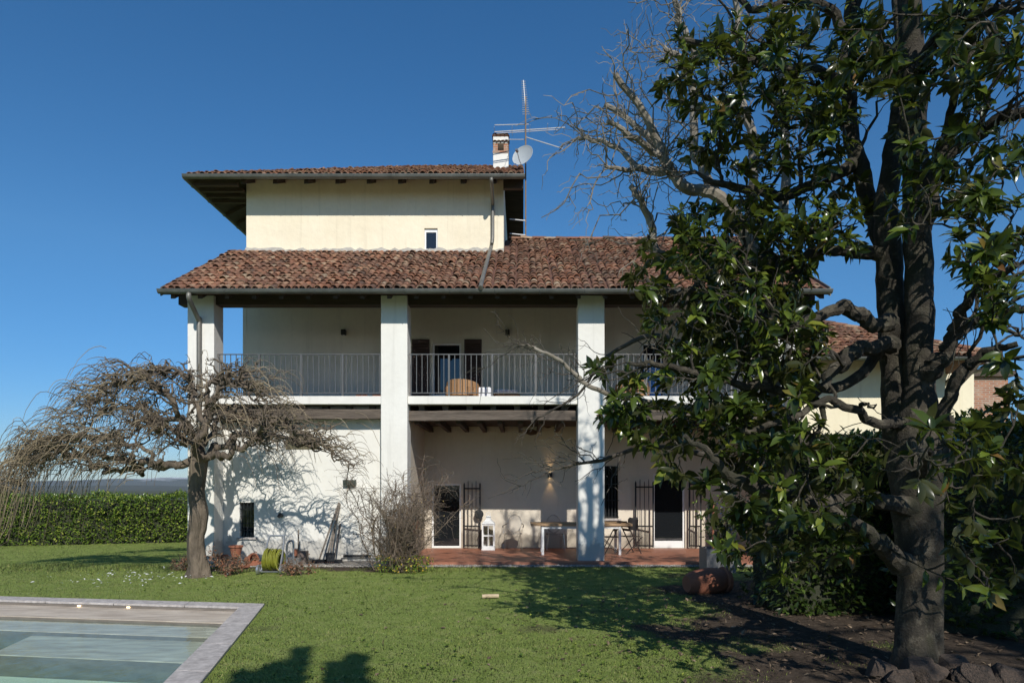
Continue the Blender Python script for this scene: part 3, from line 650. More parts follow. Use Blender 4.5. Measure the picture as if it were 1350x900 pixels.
def gutter(mb, p, q, r_=.078):
    p, q = np.asarray(p, float), np.asarray(q, float); d = (q - p) / np.linalg.norm(q - p); s = np.cross(d, (0, 0, 1)); ang = np.linspace(math.pi, 2 * math.pi, 9)
    V = []
    for c in (p, q):
        for rr in (r_, r_ - .006):
            V += [c + s * math.cos(a) * rr + np.array((0, 0, math.sin(a) * rr * 1.05)) for a in ang]
    fs = [(i, i + 1, 19 + i, 18 + i) for i in range(8)] + [(9 + i + 1, 9 + i, 27 + i, 28 + i) for i in range(8)] + [(0, 9, 27, 18)[::-1], (8, 17, 35, 26)]
    fs += [tuple(range(9)), tuple(range(26, 17, -1))]
    for f in fs: mb.f.append(np.array([f]) + mb.n)
    mb.v.append(np.array(V)); mb.n += len(V)
    L_ = np.linalg.norm(q - p); m_ = int(L_ / 1.05)
    for i in range(m_ + 1):     # straps
        c = p + d * (L_ * (i + .5) / (m_ + 1)); mb.tube([c + s * math.cos(a) * (r_ + .005) + np.array((0, 0, math.sin(a) * (r_ * 1.05 + .005))) for a in ang], .009, 4)
mb = MB(); gutter(mb, (XEL - .02, YE - .07, ZE - .01), (XER, YE - .07, ZE - .01))
# rolled front lip
mb.tube([(XEL - .02, YE - .15, ZE - .005), (XER, YE - .15, ZE - .005)], .011, 6)
mb.build('gutter', M['gutter'], roof)
for x, sgn in ((XEL, -1), (XER, 1)):
    y1_ = YR if sgn > 0 else YB
    MB().obox((x, (YE + y1_) / 2, (zr(YE) + zr(y1_)) / 2 - .02), (.016, 0, 0), (0, (y1_ - YE) / 2, (zr(y1_) - zr(YE)) / 2), (0, 0, .10)).build('verge_board', M['gutter'], roof)
MB().box(XEL + .05, XER - .05, YF + .1, YF + .4, PZ(400, YF), zr(YF + .1) - .105).build('beam', M['darkwood'], house)
for x in np.arange(XEL + .25, XER - .1, .62):
    mb = MB(); y0, y1 = YE + .05, YB - .01
    mb.add([(x - .05, y0, zr(y0) - .101), (x + .05, y0, zr(y0) - .101), (x + .05, y1, zr(y1) - .101), (x - .05, y1, zr(y1) - .101), (x - .05, y0, zr(y0) - .2), (x + .05, y0, zr(y0) - .2), (x + .05, y1, zr(y1) - .22), (x - .05, y1, zr(y1) - .22)],
           [(0, 1, 2, 3), (7, 6, 5, 4), (0, 4, 5, 1), (1, 5, 6, 2), (2, 6, 7, 3), (3, 7, 4, 0)]); mb.build('rafter', M['darkwood'], house)
# ---- tower
tw = rect(559.5, 577, 301, 329.5, YB); TY1 = 29.0; ZT = 10.62
mb = wall_holes(MB(), XT0, XT1, zr(YB) - .3, ZT, YB - .012, [tw], .16)
mb.quad((XT0, YB - .012, 6), (XT0, TY1, 6), (XT0, TY1, ZT), (XT0, YB - .012, ZT)).quad((XT1, YB - .012, 6), (XT1, TY1, 6), (XT1, TY1, ZT), (XT1, YB - .012, ZT)).quad((XT0, TY1, 6), (XT1, TY1, 6), (XT1, TY1, ZT), (XT0, TY1, ZT))
mb.build('tower_wall', M['cream'], house)
x0, x1, z0, z1 = tw
mb = MB(); fr = .045; y0 = YB + .04
mb.box(x0, x0 + fr, y0, y0 + .05, z0, z1).box(x1 - fr, x1, y0, y0 + .05, z0, z1).box(x0 + fr, x1 - fr, y0, y0 + .05, z1 - .1, z1).box(x0 + fr, x1 - fr, y0, y0 + .05, z0, z0 + fr)
wn = mb.build('window', M['frame'], house)
MB().box(x0 + .01, x1 - .01, y0 + .02, y0 + .03, z0 + .01, z1 - .01).build('pane', M['glass'], wn)
MB().box(x0 - .07, x1 + .07, YB - .075, YB - .016, z0 - .06, z0 - .004).build('sill', M['stone'], wn, bevel=.006)
N = 60; xx = np.linspace(XT0, XT1, N); mb = MB()      # mortar fillet where the roof meets the tower
jag = rr_.uniform(-.04, .05, N)
V = np.vstack((np.stack((xx, xx * 0 + YB - .016, zr(YB) + .10 + jag), -1), np.stack((xx, xx * 0 + YB - .10, zr(YB) + .055 + jag * .5), -1), np.stack((xx, xx * 0 + YB - .13, zr(YB) - .02 + jag * 0), -1)))
mb.add(V, [(i, i + 1, N + i + 1, N + i) for i in range(N - 1)], [(N + i, N + i + 1, 2 * N + i + 1, 2 * N + i) for i in range(N - 1)])
mb.build('flashing', simple('lime_mortar', (.45, .42, .37), (.3, .28, .24), 8, .95, .6, 25), house)
TYE = YB - .8; TZE = PZ(232, TYE); TXL, TXR = PX(247, TYE), PX(691, TYE); TS = .5
zt_ = lambda Y: TZE + TS * (Y - TYE)
tv = np.array((0, 1, TS)); tv /= np.linalg.norm(tv); tcs = 1 / math.hypot(1, TS); TYR = 24.2
mb = MB()
tiles(mb, (TXL, TYE, TZE), (1, 0, 0), tv, TXR - TXL, (TYR - TYE) / tcs, clip=lambda a, b_: a > b_ * tcs - .1, seed=9)
sv = np.array((1, 0, TS)); sv /= np.linalg.norm(sv)
tiles(mb, (TXL, TYR + (TYR - TYE), TZE), (0, -1, 0), sv, 2 * (TYR - TYE), (TYR - TYE) / tcs, clip=lambda a, b_: b_ * tcs < a < 2 * (TYR - TYE) - b_ * tcs, seed=10)
troof = mb.build('roof', M['tile'], house)
hx, TZR = TXL + (TYR - TYE), zt_(TYR); TYB = TYR + (TYR - TYE)
mb = MB()
for dz, rev in ((.02, False), (-.1, True)):
    V = [(TXL, TYE, TZE + dz), (TXR, TYE, TZE + dz), (TXR, TYR, TZR + dz), (hx, TYR, TZR + dz), (TXL, TYB, TZE + dz), (TXR, TYB, TZE + dz)]
    mb.add(V, [(0, 1, 2, 3)], [(0, 3, 4)], [(3, 2, 5, 4)])
mb.quad((TXR, TYE, TZE - .1), (TXR, TYR, TZR - .1), (TXR, TYR, TZR + .05), (TXR, TYE, TZE + .05)).quad((TXL, TYE, TZE - .1), (TXR, TYE, TZE - .1), (TXR, TYE, TZE + .02), (TXL, TYE, TZE + .02)).quad((TXL, TYE, TZE - .1), (TXL, TYB, TZE - .1), (TXL, TYB, TZE + .02), (TXL, TYE, TZE + .02))
mb.build('roof_boards', M['darkwood'], troof)
mb = MB(); gutter(mb, (TXL - .08, TYE - .07, TZE - .02), (TXR + .02, TYE - .07, TZE - .02), .085); gutter(mb, (TXL - .07, TYE, TZE - .02), (TXL - .07, TYB, TZE - .02), .08)
mb.tube([(TXL - .08, TYE - .155, TZE - .015), (TXR + .02, TYE - .155, TZE - .015)], .011, 6)
mb.build('gutter', M['gutter'], troof)
for x in np.linspace(XT0 + .2, XT1 - .25, 9):
    MB().add([(x - .055, TYE + .1, TZE - .06), (x + .055, TYE + .1, TZE - .06), (x + .055, YB - .016, zt_(YB) - .11), (x - .055, YB - .016, zt_(YB) - .11), (x - .055, TYE + .1, TZE - .17), (x + .055, TYE + .1, TZE - .17), (x + .055, YB - .016, zt_(YB) - .24), (x - .055, YB - .016, zt_(YB) - .24)],
             [(0, 1, 2, 3), (7, 6, 5, 4), (0, 4, 5, 1), (1, 5, 6, 2), (2, 6, 7, 3), (3, 7, 4, 0)]).build('rafter', M['darkwood'], house)
for y in np.arange(TYE + .25, TYE + 1.4, .38):
    MB().box(TXL + .06, XT0 - .005, y - .05, y + .05, TZE - .17, TZE - .08).build('rafter', M['darkwood'], house)
for y in np.arange(TYE + 1.6, TYB - 1.5, .75):
    MB().add([(TXL + .06, y - .05, TZE - .08), (XT0 - .005, y - .05, TZE + TS * (XT0 - TXL) - .11), (XT0 - .005, y + .05, TZE + TS * (XT0 - TXL) - .11), (TXL + .06, y + .05, TZE - .08), (TXL + .06, y - .05, TZE - .18), (XT0 - .005, y - .05, TZE + TS * (XT0 - TXL) - .25), (XT0 - .005, y + .05, TZE + TS * (XT0 - TXL) - .25), (TXL + .06, y + .05, TZE - .18)],
             [(0, 1, 2, 3), (7, 6, 5, 4), (0, 4, 5, 1), (1, 5, 6, 2), (2, 6, 7, 3), (3, 7, 4, 0)]).build('rafter', M['darkwood'], house)
for y in (TYE + .35, TYE + 2.6, TYE + 4.6):
    MB().box(XT1 + .002, TXR - .03, y, y + .14, zt_(y) - .36, zt_(y) - .12).build('rafter', M['darkwood'], house)
MB().quad((XT0, YB + .5, ZT - .01), (XT1, YB + .5, ZT - .01), (XT1, YB + .5, zt_(YB + .5) - .12), (XT0, YB + .5, zt_(YB + .5) - .12)).build('soffit', M['darkwood'], house)
# ---- chimney, aerial, dish
yc = 22.0; cx = PX(660.5, yc); hw = .5 * 20 * yc / F
zb0 = zt_(yc) - .2
ch = MB().box(cx - hw, cx + hw, yc - hw, yc + hw, zb0, PZ(207, yc)).box(cx - hw, cx + hw, yc - hw, yc + hw, PZ(194, yc), PZ(185, yc)).build('chimney', M['white'], troof, bevel=.01)
mb = MB(); za, zb_ = PZ(207, yc) + .003, PZ(194, yc) - .003
for sx_ in (-1, 1):
    for sy_ in (-1, 1): mb.box(cx + sx_ * hw - (.15 if sx_ > 0 else -.002) , cx + sx_ * hw + (.15 if sx_ < 0 else -.002), yc + sy_ * hw - (.15 if sy_ > 0 else -.002), yc + sy_ * hw + (.15 if sy_ < 0 else -.002), za, zb_)
mb.box(cx - hw - .012, cx + hw + .012, yc - hw - .012, yc + hw + .012, za, za + .08); mb.build('smoke_opening', M['brick'], ch)
mb = MB()
for zq in (PZ(193, yc), PZ(184, yc)):
    for i in range(4):
        x = cx - hw + (i + .5) * hw / 2; a = np.linspace(0, math.pi, 7)
        V = np.vstack([np.stack((x + np.cos(a) * .075, a * 0 + y, zq + np.sin(a) * .06 - .01), -1) for y in (yc - hw - .07, yc + hw + .07)]); mb.add(V, [(j, j + 1, 8 + j, 7 + j) for j in range(6)])
mb.box(cx - hw - .03, cx + hw + .03, yc - hw - .03, yc + hw + .03, PZ(184.5, yc), PZ(184, yc) + .01)
mb.build('cap_tiles', M['tile'], ch)
ya = 21.0; ax_ = PX(693, ya)
mast = MB().tube([(ax_, ya, PZ(312, ya)), (ax_, ya, PZ(128, ya))], .022, 8).build('aerial_mast', M['rust'], house)
mb = MB(); q = P(690, 106, ya); q2 = P(693.5, 152, ya); mb.tube([q2, q], .013, 6)
for i in range(16):
    c = q2 + (q - q2) * (i + .5) / 16; L_ = .11 - .003 * i; mb.tube([c - (L_, 0, 0), c + (L_, 0, 0)], .009, 4)
mb.build('aerial', M['galv'], mast)
mb = MB()
for (a, b_, c, d, r_) in ((652, 165, 697, 164,   .015), (652, 174, 745, 168, .017), (655, 176, 735, 171, .011), (694, 181, 742, 196, .016), (664, 184, 694, 184, .012)):
    mb.tube([P(a, b_, ya), P(c, d, ya + .15)], r_, 5)
for f_ in (0, .25, .5, .75, 1): c = P(652 + 93 * f_, 174 - 6 * f_, ya + .15 * f_); mb.tube([c - (0, .3, 0), c + (0, .3, .0)], .006, 4)
mb.build('aerial', M['galv'], mast)
dc = P(690.5, 207, ya - .35); nd = np.array((-.45, -.85, .28)); nd /= np.linalg.norm(nd); e1 = np.cross(nd, (0, 0, 1)); e1 /= np.linalg.norm(e1); e2 = np.cross(e1, nd)
prof = [(0, .0)] + [(r_, .09 * (r_ / .34) ** 2) for r_ in np.linspace(.05, .34, 7)] + [(.345, .085), (.05, -.02), (0, -.02)]
mb = MB().lathe((0, 0, 0), prof, 28).xform(np.stack((e1, e2, nd), 1), dc); ds = mb.build('satellite_dish', M['dish'], house, smooth=True)
mb = MB(); tip = dc + nd * .42 - e2 * .12; mb.tube([dc - e2 * .33, dc - e2 * .3 + nd * .2, tip], .011, 6); mb.obox(tip, e1 * .035, e2 * .03, nd * .05); mb.tube([dc, (ax_, ya, dc[2] - .05)], .02, 6)
mb.build('feed_arm', M['alu'], ds)
for zq in (291, 310): MB().tube([P(672, zq - 2, ya), P(693, zq, ya)], .02, 6).build('mast_bracket', M['galv'], mast)
# ---- downpipes
def downpipe(pts, r_=.05):
    o = MB().tube(smooth_path(pts, len(pts) * 5), r_, 10).build('downpipe', M['pipe'], house, smooth=True)
    return o
x = PX(649.5, YB - .1)
downpipe([(x, TYE - .06, TZE - .08), (x, TYE - .05, TZE - .2), (x, YB - .12, TZE - .45), (x, YB - .09, TZE - .65), (x, YB - .09, zr(YB) + .45), (x - .02, YB - .14, zr(YB) + .2)])
downpipe([(x - .02, YB - .14, zr(YB) + .22), (x - .05, YB - .3, zr(YB - .3) + .18), (x - .1, YE + .1, zr(YE + .1) + .16), (x - .1, YE - .06, ZE + .03)])
x = PX(262.5, YF - .07)
downpipe([(PX(250, YE - .05), YE - .07, ZE - .07), (PX(250, YE - .05), YE - .06, ZE - .22), (x, YF - .08, PZ(424, YF)), (x, YF - .075, PZ(436, YF)), (x, YF - .075, 2.5), (x, YF - .075, -.05)], .055)
x = PX(1038, YF - .07)
downpipe([(x, YE - .07, ZE - .08), (x, YE - .06, ZE - .22), (x, YF - .08, PZ(424, YF)), (x, YF - .075, PZ(436, YF)), (x, YF - .075, 2.5), (x, YF - .075, -.05)], .055)
# ---- wall lamps
def wlamp(px, py, lit=False):
    c = P(px, py, YB - .07); o = MB().box(c[0] - .062, c[0] + .062, YB - .14, YB - .003, c[2] - .075, c[2] + .075).build('wall_lamp', M['black'], house, bevel=.006)
    MB().box(c[0] - .03, c[0] + .03, YB - .10, YB - .04, c[2] + .074, c[2] + .077).box(c[0] - .03, c[0] + .03, YB - .10, YB - .04, c[2] - .077, c[2] - .074).build('lens', M['warm'] if lit else M['cushion'], o)
    if lit:
        for s in (1, -1):
            l = bpy.data.lights.new('lamp_beam', 'SPOT'); l.energy = 5; l.color = (1, .66, .33); l.spot_size = R(62); l.spot_blend = .9; l.shadow_soft_size = .02
            lo = bpy.data.objects.new('lamp_beam', l); COL.objects.link(lo); lo.location = (c[0], YB - .075, c[2] + s * .085); lo.rotation_euler = (R(180 if s > 0 else 0) , 0, 0)
wlamp(453, 438); wlamp(669, 438); wlamp(725, 626, True)
# broken plaster patches above the patio
for px, py, a_, b_ in ((700, 570, .16, .09), (722, 562, .11, .045)):
    c = P(px, py, YB); k = np.linspace(0, 2 * math.pi, 15)[:-1]; rr = rr_.uniform(.75, 1.15, 14)
    MB().prism([(c[0] + math.cos(t_) * a_ * q_, YB - .012, c[2] + math.sin(t_) * b_ * q_) for t_, q_ in zip(k, rr)], (0, .01, 0)).build('bare_brick', simple('bare_clay', (.16, .085, .055), (.08, .05, .035), 14, .95, .6, 30), house)
# meter cupboard and lamp box on the left bay wall
x0, x1, z0, z1 = rect(450, 492, 642, 737, YW)
mc = MB().box(x0, x1, YW - .05, YW - .002, z0 + .04, z1).build('cupboard_door', M['white'], house, bevel=.006)
mb = MB()
for px in (467, 471): q = P(px, 703, YW); mb.box(q[0] - .02, q[0] + .02, YW - .062, YW - .051, q[2] - .012, q[2] + .012)
mb.box(x0 + .06, x1 - .04, YW - .053, YW - .0495, z0 + .055, z0 + .12)  # black strip standing in for the dark gap at the door foot
mb.build('handle', M['black'], mc)
q = P(462, 636, YW); MB().box(q[0] - .15, q[0] + .15, YW - .15, YW - .002, q[2] - .075, q[2] + .07).build('flood_lamp', M['green_box'], house, bevel=.01)
q = P(371, 679, YW); MB().tube([(q[0], YW, q[2]), (q[0], YW - .09, q[2] + .02), (q[0] - .02, YW - .14, q[2] - .03)], [.05, .05, .04], 10).build('camera_dome', M['black'], house)
# ---------------------------------------------------------------- patio and gravel
MB().box(XS + .02, 6.4, YF - .32, YB - .003, -.1, .075).build('patio', M['terracotta'])['kind'] = 'structure'
mb = MB()
xs_ = np.linspace(-7.2, 6.3, 60); e0 = 15.45 + .25 * (fbm(xs_ * 1.3, xs_ * 0, 4) - .5) * 2 + .2; zg = .014
mb.add(np.vstack((np.stack((xs_, e0, xs_ * 0 + zg - .012), -1), np.stack((xs_, e0 + .08, xs_ * 0 + zg), -1), np.stack((xs_, np.where(xs_ > XS, YF - .321, YW - .003), xs_ * 0 + zg), -1))), [(i, i + 1, 61 + i, 60 + i) for i in range(59)], [(60 + i, 61 + i, 121 + i, 120 + i) for i in range(59)])
mb.build('gravel', M['gravel'])['kind'] = 'structure'
def pebbles(n_, fx, fy, s0, s1):
    x = fx(n_); y = fy(n_); s = rs.uniform(s0, s1, n_); mb = MB()
    base = np.array([(1, 0, 0), (-1, 0, 0), (0, 1, 0), (0, -1, 0), (0, 0, 1), (0, 0, -.4)], float)
    V = base[None] * s[:, None, None] * rs.uniform(.6, 1.2, (n_, 1, 3)); th_ = rs.rand(n_) * 6.28
    c_, s_ = np.cos(th_)[:, None], np.sin(th_)[:, None]
    V = np.stack((V[:, :, 0] * c_ - V[:, :, 1] * s_, V[:, :, 0] * s_ + V[:, :, 1] * c_, V[:, :, 2] * .7), -1) + np.stack((x, y, x * 0 + zg), -1)[:, None]
    f = np.array([(0, 2, 4), (2, 1, 4), (1, 3, 4), (3, 0, 4), (2, 0, 5), (1, 2, 5), (3, 1, 5), (0, 3, 5)])
    return mb.add(V.reshape(-1, 3), (f[None] + (np.arange(n_) * 6)[:, None, None]).reshape(-1, 3))
m, n, b = newmat('pebble'); g = n.nodes.new('ShaderNodeNewGeometry'); n.links.new(ramp(n, g.outputs['Random Per Island'], [(0, (.16, .14, .12)), (.6, (.32, .29, .25)), (1, (.5, .47, .42))]), b.inputs['Base Color']); b.inputs['Roughness'].default_value = .9
tag(pebbles(9000, lambda k: rs.uniform(-7.1, 6.2, k), lambda k: 15.45 + np.abs(rs.normal(0, .22, k)), .008, .026).build('pebbles', m), kind='stuff')
# ---------------------------------------------------------------- neighbouring wing on the right
YWG = 18.2; SG = YWG / F
wing = thing('farm_wing', 'low cream side wing with hipped clay roof behind the hedge', 'building', (9.5, 20, 0))
xa, xb, xd = XR + .02, PX(1246, YWG), PX(1284, YWG + 1.1)
ze = PZ(470, YWG - 1.0)
mb = MB().quad((xa, YWG, PZ(572, YWG)), (xb, YWG, PZ(572, YWG)), (xb, YWG, ze + .5), (xa, YWG, ze + .5))
mb.quad((xb, YWG, -.1), (xb, YWG + 1.1, -.1), (xb, YWG + 1.1, ze + .5), (xb, YWG, ze + .5)).quad((xb, YWG + 1.1, -.1), (xd, YWG + 1.1, -.1), (xd, YWG + 1.1, ze + .5), (xb, YWG + 1.1, ze + .5))
mb.quad((xd, YWG + 1.1, -.1), (xd, 25, -.1), (xd, 25, ze + .5), (xd, YWG + 1.1, ze + .5)).quad((xa, YWG + 2, -.1), (xb, YWG + 2, -.1), (xb, YWG + 2, 3.4), (xa, YWG + 2, 3.4))
mb.build('wall', M['wingcream'], wing)
MB().box(xa, xb + .05, YWG - .08, YWG + .2, PZ(585, YWG), PZ(577, YWG)).build('beam', M['beam'], wing)
for i in range(7):
    x = xa + .3 + i * (xb - xa - .5) / 6; MB().box(x - .06, x + .06, YWG + .01, YWG + 1.9, PZ(576.5, YWG), PZ(572.5, YWG)).build('joist', M['beam'], wing)
wy0 = YWG - 1.0; wv = np.array((0, 1, .5)); wv /= np.linalg.norm(wv); WXR = PX(1318, wy0); WXL = XR + .05; wyr = wy0 + 4.2
wz = lambda Y: ze + .5 * (Y - wy0)
mb = MB(); tiles(mb, (WXL, wy0, ze), (1, 0, 0), wv, WXR - WXL, 4.2 / tcs, clip=lambda a, b_: (WXR - WXL - a) > b_ * tcs - .1, seed=21)
wr = mb.build('roof', M['tile'], wing)
mb = MB(); hx2 = WXR - 4.2
for dz in (.02, -.1): mb.add([(WXL, wy0, ze + dz), (WXR, wy0, ze + dz), (hx2, wyr, wz(wyr) + dz), (WXL, wyr, wz(wyr) + dz), (WXR, wyr + 4.2, ze + dz), (WXL, wyr + 4.2, ze + dz)], [(0, 1, 2, 3)], [(1, 4, 2)], [(3, 2, 4, 5)])
mb.build('roof_boards', M['tilebase'], wr)
mb = MB(); p0, p1 = np.array((WXR, wy0, ze + .05)), np.array((hx2, wyr, wz(wyr) + .05)); d = (p1 - p0); L_ = np.linalg.norm(d); d /= L_; s_ = np.cross(d, (0, 0, 1)); s_ /= np.linalg.norm(s_); u_ = np.cross(s_, d)
for i in range(int(L_ / .36)):
    a = np.linspace(0, math.pi, 8)
    V = np.vstack([p0 + d * q_ + np.cos(a)[:, None] * s_ * r_ + np.sin(a)[:, None] * u_ * r_ * .8 for q_, r_ in ((i * .36 - .03, .12), (i * .36 + .38, .1))]); mb.add(V, [(j, j + 1, 9 + j, 8 + j) for j in range(7)])
mb.build('hip_tiles', M['tile'], wr)
mb = MB(); gutter(mb, (WXL, wy0 - .06, ze - .02), (WXR - .35, wy0 - .06, ze - .02), .075); mb.build('gutter', M['gutter'], wr)
x = PX(1288, wy0 + .3)
MB().tube(smooth_path([(x, wy0 - .05, ze - .08), (x, wy0 + .1, ze - .3), (x, YWG + .9, ze - .7), (x, YWG + 1.0, 1)], 18), .05, 8).build('downpipe', M['pipe'], wing)
bb = thing('brick_barn', 'old exposed brick barn wall standing behind the cream wing', 'barn', (15.6, 24, 0))
yb = 23.5; x0, x1 = PX(1290, yb), PX(1329, yb)
MB().box(x0 - 1.6, x1, yb, yb + 4, -.1, PZ(497, yb)).build('wall', M['brick'], bb)
mb = MB().box(x0 - 1.8, x1 + .15, yb - .15, yb + 4.2, PZ(496.5, yb), PZ(489, yb)); mb.build('roof', M['rock'], bb)
# ---------------------------------------------------------------- patio furniture
yt = 17.45; x0, x1 = PX(700, yt), PX(834, yt); zt0 = .075; zt1 = PZ(690, yt)
t = thing('garden_table', 'long dining table with thick oak top and white metal legs', 'table', ((x0 + x1) / 2, yt + .45, zt0))
mb = MB()
for i in range(4): mb.box(x0, x1, yt + .235 * i + .002, yt + .235 * (i + 1) - .002, zt1 - .06, zt1 + rr_.uniform(-.002, .002))
mb.build('tabletop', M['tabletop'], t, bevel=.006)
for x in (PX(714, yt) , PX(816, yt) - .0):
    for y in (yt + .04, yt + .84): MB().box(x, x + .065, y, y + .065, zt0, zt1 - .062).build('leg', M['frame'], t, bevel=.004)
MB().box(PX(714, yt) + .067, PX(816, yt) - .002, yt + .05, yt + .09, zt1 - .13, zt1 - .063).box(PX(714, yt) + .067, PX(816, yt) - .002, yt + .8, yt + .84, zt1 - .13, zt1 - .063).build('apron', M['frame'], t)
def ghost(loc, rz, label):
    t = thing('clear_armchair', label, 'chair', loc, 'clear plastic armchairs on the patio', rz, local=True)
    MB().prism([(math.cos(a) * .24, math.sin(a) * .22, .44) for a in np.linspace(0, 2 * math.pi, 20)[:-1]], (0, 0, .018)).build('seat', M['ghost'], t)
    k = np.linspace(0, 2 * math.pi, 22)[:-1]
    MB().prism([(math.cos(a) * .19, .21 + .10 * (math.sin(a) * .24 + .24) / .5, .71 + math.sin(a) * .24) for a in k], (0, .014, 0)).build('backrest', M['ghost'], t)
    mb = MB().tube([(math.cos(a) * .195, .217 + .10 * (math.sin(a) * .24 + .24) / .5, .71 + math.sin(a) * .245) for a in np.linspace(0, 2 * math.pi, 24)], .013, 6); mb.build('back_rim', M['ghost'], t)
    for s in (-1, 1):
        MB().tube(smooth_path([(s * .21, -.19, .44), (s * .23, -.22, .2), (s * .24, -.26, 0)], 8), [.024] * 5 + [.02] * 3, 8).build('leg', M['ghost'], t)
        MB().tube(smooth_path([(s * .19, .19, .46), (s * .2, .24, .2), (s * .21, .30, 0)], 8), [.024] * 5 + [.02] * 3, 8).build('leg', M['ghost'], t)
        MB().tube(smooth_path([(s * .19, .27, .72), (s * .27, .1, .68), (s * .28, -.14, .64), (s * .24, -.18, .46)], 14), .017, 8).build('armrest', M['ghost'], t)
    return t
ghost((PX(677, 19.0), 18.95, .077), R(-6), 'clear plastic armchair against the sunlit wall beside the lantern')
ghost((PX(731, 18.9), 18.8, .077), R(4), 'clear plastic armchair in the pillar shadow behind the table')
def lantern(loc):
    t = thing('floor_lantern', 'tall white floor lantern with glass panes beside the iron gate', 'lantern', loc, local=True); w_ = .155; h = .72
    MB().box(-w_ - .03, w_ + .03, -w_ - .03, w_ + .03, 0, .05).box(-w_ - .015, w_ + .015, -w_ - .015, w_ + .015, .052, .08).build('base', M['frame'], t, bevel=.006)
    mb = MB()
    for sx_ in (-1, 1):
        for sy_ in (-1, 1): mb.box(sx_ * w_ - .02, sx_ * w_ + .02, sy_ * w_ - .02, sy_ * w_ + .02, .08, h)
    for z in (.082, .38, h - .04):
        for s in (-1, 1): mb.box(-w_ + .02, w_ - .02, s * w_ - .014, s * w_ + .014, z, z + .032).box(s * w_ - .014, s * w_ + .014, -w_ + .02, w_ - .02, z, z + .032)
    for s in (-1, 1): mb.box(-.008, .008, s * w_ - .008, s * w_ + .008, .115, h - .04).box(s * w_ - .008, s * w_ + .008, -.008, .008, .115, h - .04)
    mb.build('frame', M['frame'], t)
    mb = MB()
    for s in (-1, 1): mb.box(-w_ + .02, w_ - .02, s * (w_ - .018) - .001, s * (w_ - .018) + .001, .115, h - .04)
    mb.build('pane', M['lantern_glass'], t)
    a = w_ + .04; b_ = .07
    MB().add([(-a, -a, h), (a, -a, h), (a, a, h), (-a, a, h), (-b_, -b_, h + .13), (b_, -b_, h + .13), (b_, b_, h + .13), (-b_, b_, h + .13)], [(3, 2, 1, 0), (4, 5, 6, 7), (0, 1, 5, 4), (1, 2, 6, 5), (2, 3, 7, 6), (3, 0, 4, 7)]).box(-b_ + .004, b_ - .004, -b_ + .004, b_ - .004, h + .131, h + .19).add([(-.09, -.09, h + .19), (.09, -.09, h + .19), (.09, .09, h + .19), (-.09, .09, h + .19), (0, 0, h + .24)], [(3, 2, 1, 0), (0, 1, 4), (1, 2, 4), (2, 3, 4), (3, 0, 4)]).build('roof', M['frame'], t)
    MB().tube([(math.cos(a_) * .06, 0, h + .26 + math.sin(a_) * .06) for a_ in np.linspace(0, 2 * math.pi, 17)], .007, 6).build('handle', M['frame'], t)
    MB().lathe((0, 0, .082), [(0, 0), (.05, 0), (.05, .25), (.04, .255), (0, .25)], 16).build('candle', M['wax'], t)
lantern((PX(644, 18.95), 18.95, .077))
def folding(loc, rz, label, jacket=False):
    t = thing('folding_chair', label, 'chair', loc, 'dark folding bistro chairs at the table', rz, local=True)
    mb = MB()
    for i in range(6): mb.box(-.2, .2, -.2 + i * .066, -.2 + i * .066 + .052, .44, .456)
    mb.build('seat', M['chairdark'], t)
    for s in (-1, 1):
        MB().obox((s * .205, .0, .42), (.011, 0, 0), (0, .013, 0), (0, -.23, .44)).build('leg', M['chairdark'], t)
        MB().obox((s * .185, .02, .22), (.011, 0, 0), (0, .013, 0), (0, .24, .22)).build('leg', M['chairdark'], t)
    mb = MB()
    for z in (.62, .72, .82): mb.obox((0, -.0 - (z - .42) * .52, z), (.2, 0, 0), (0, .009, .002), (0, -.015, .03))
    mb.build('backrest', M['chairdark'], t)
    return t
folding((PX(806, 17.7), 17.75, .077), R(95), 'dark folding chair pushed in behind the white pillar')
fc = folding((PX(831, 17.9) , 17.95, .077), R(-70), 'dark folding chair at the end of the table by the gate')
q = P(835, 690, 17.9)
mb = MB(); k = 12; V = []
for z, a_, b_ in ((.16, .10, .08), (.1, .14, .12), (-.05, .13, .12), (-.17, .12, .1)):
    V += [(q[0] + math.cos(t_) * a_, 17.95 + math.sin(t_) * b_, q[2] + z + rr_.uniform(-.02, .02)) for t_ in np.linspace(0, 2 * math.pi, k + 1)[:-1]]
mb.add(V, [(r_ * k + i, r_ * k + (i + 1) % k, (r_ + 1) * k + (i + 1) % k, (r_ + 1) * k + i) for r_ in range(3) for i in range(k)], [tuple(range(k))])
tag(mb.build('jacket', simple('dark_cloth', (.03, .027, .027), (.018, .016, .016), 8, .9, .5, 20), smooth=True), 'dark jacket slung over the chair at the table end', 'jacket')
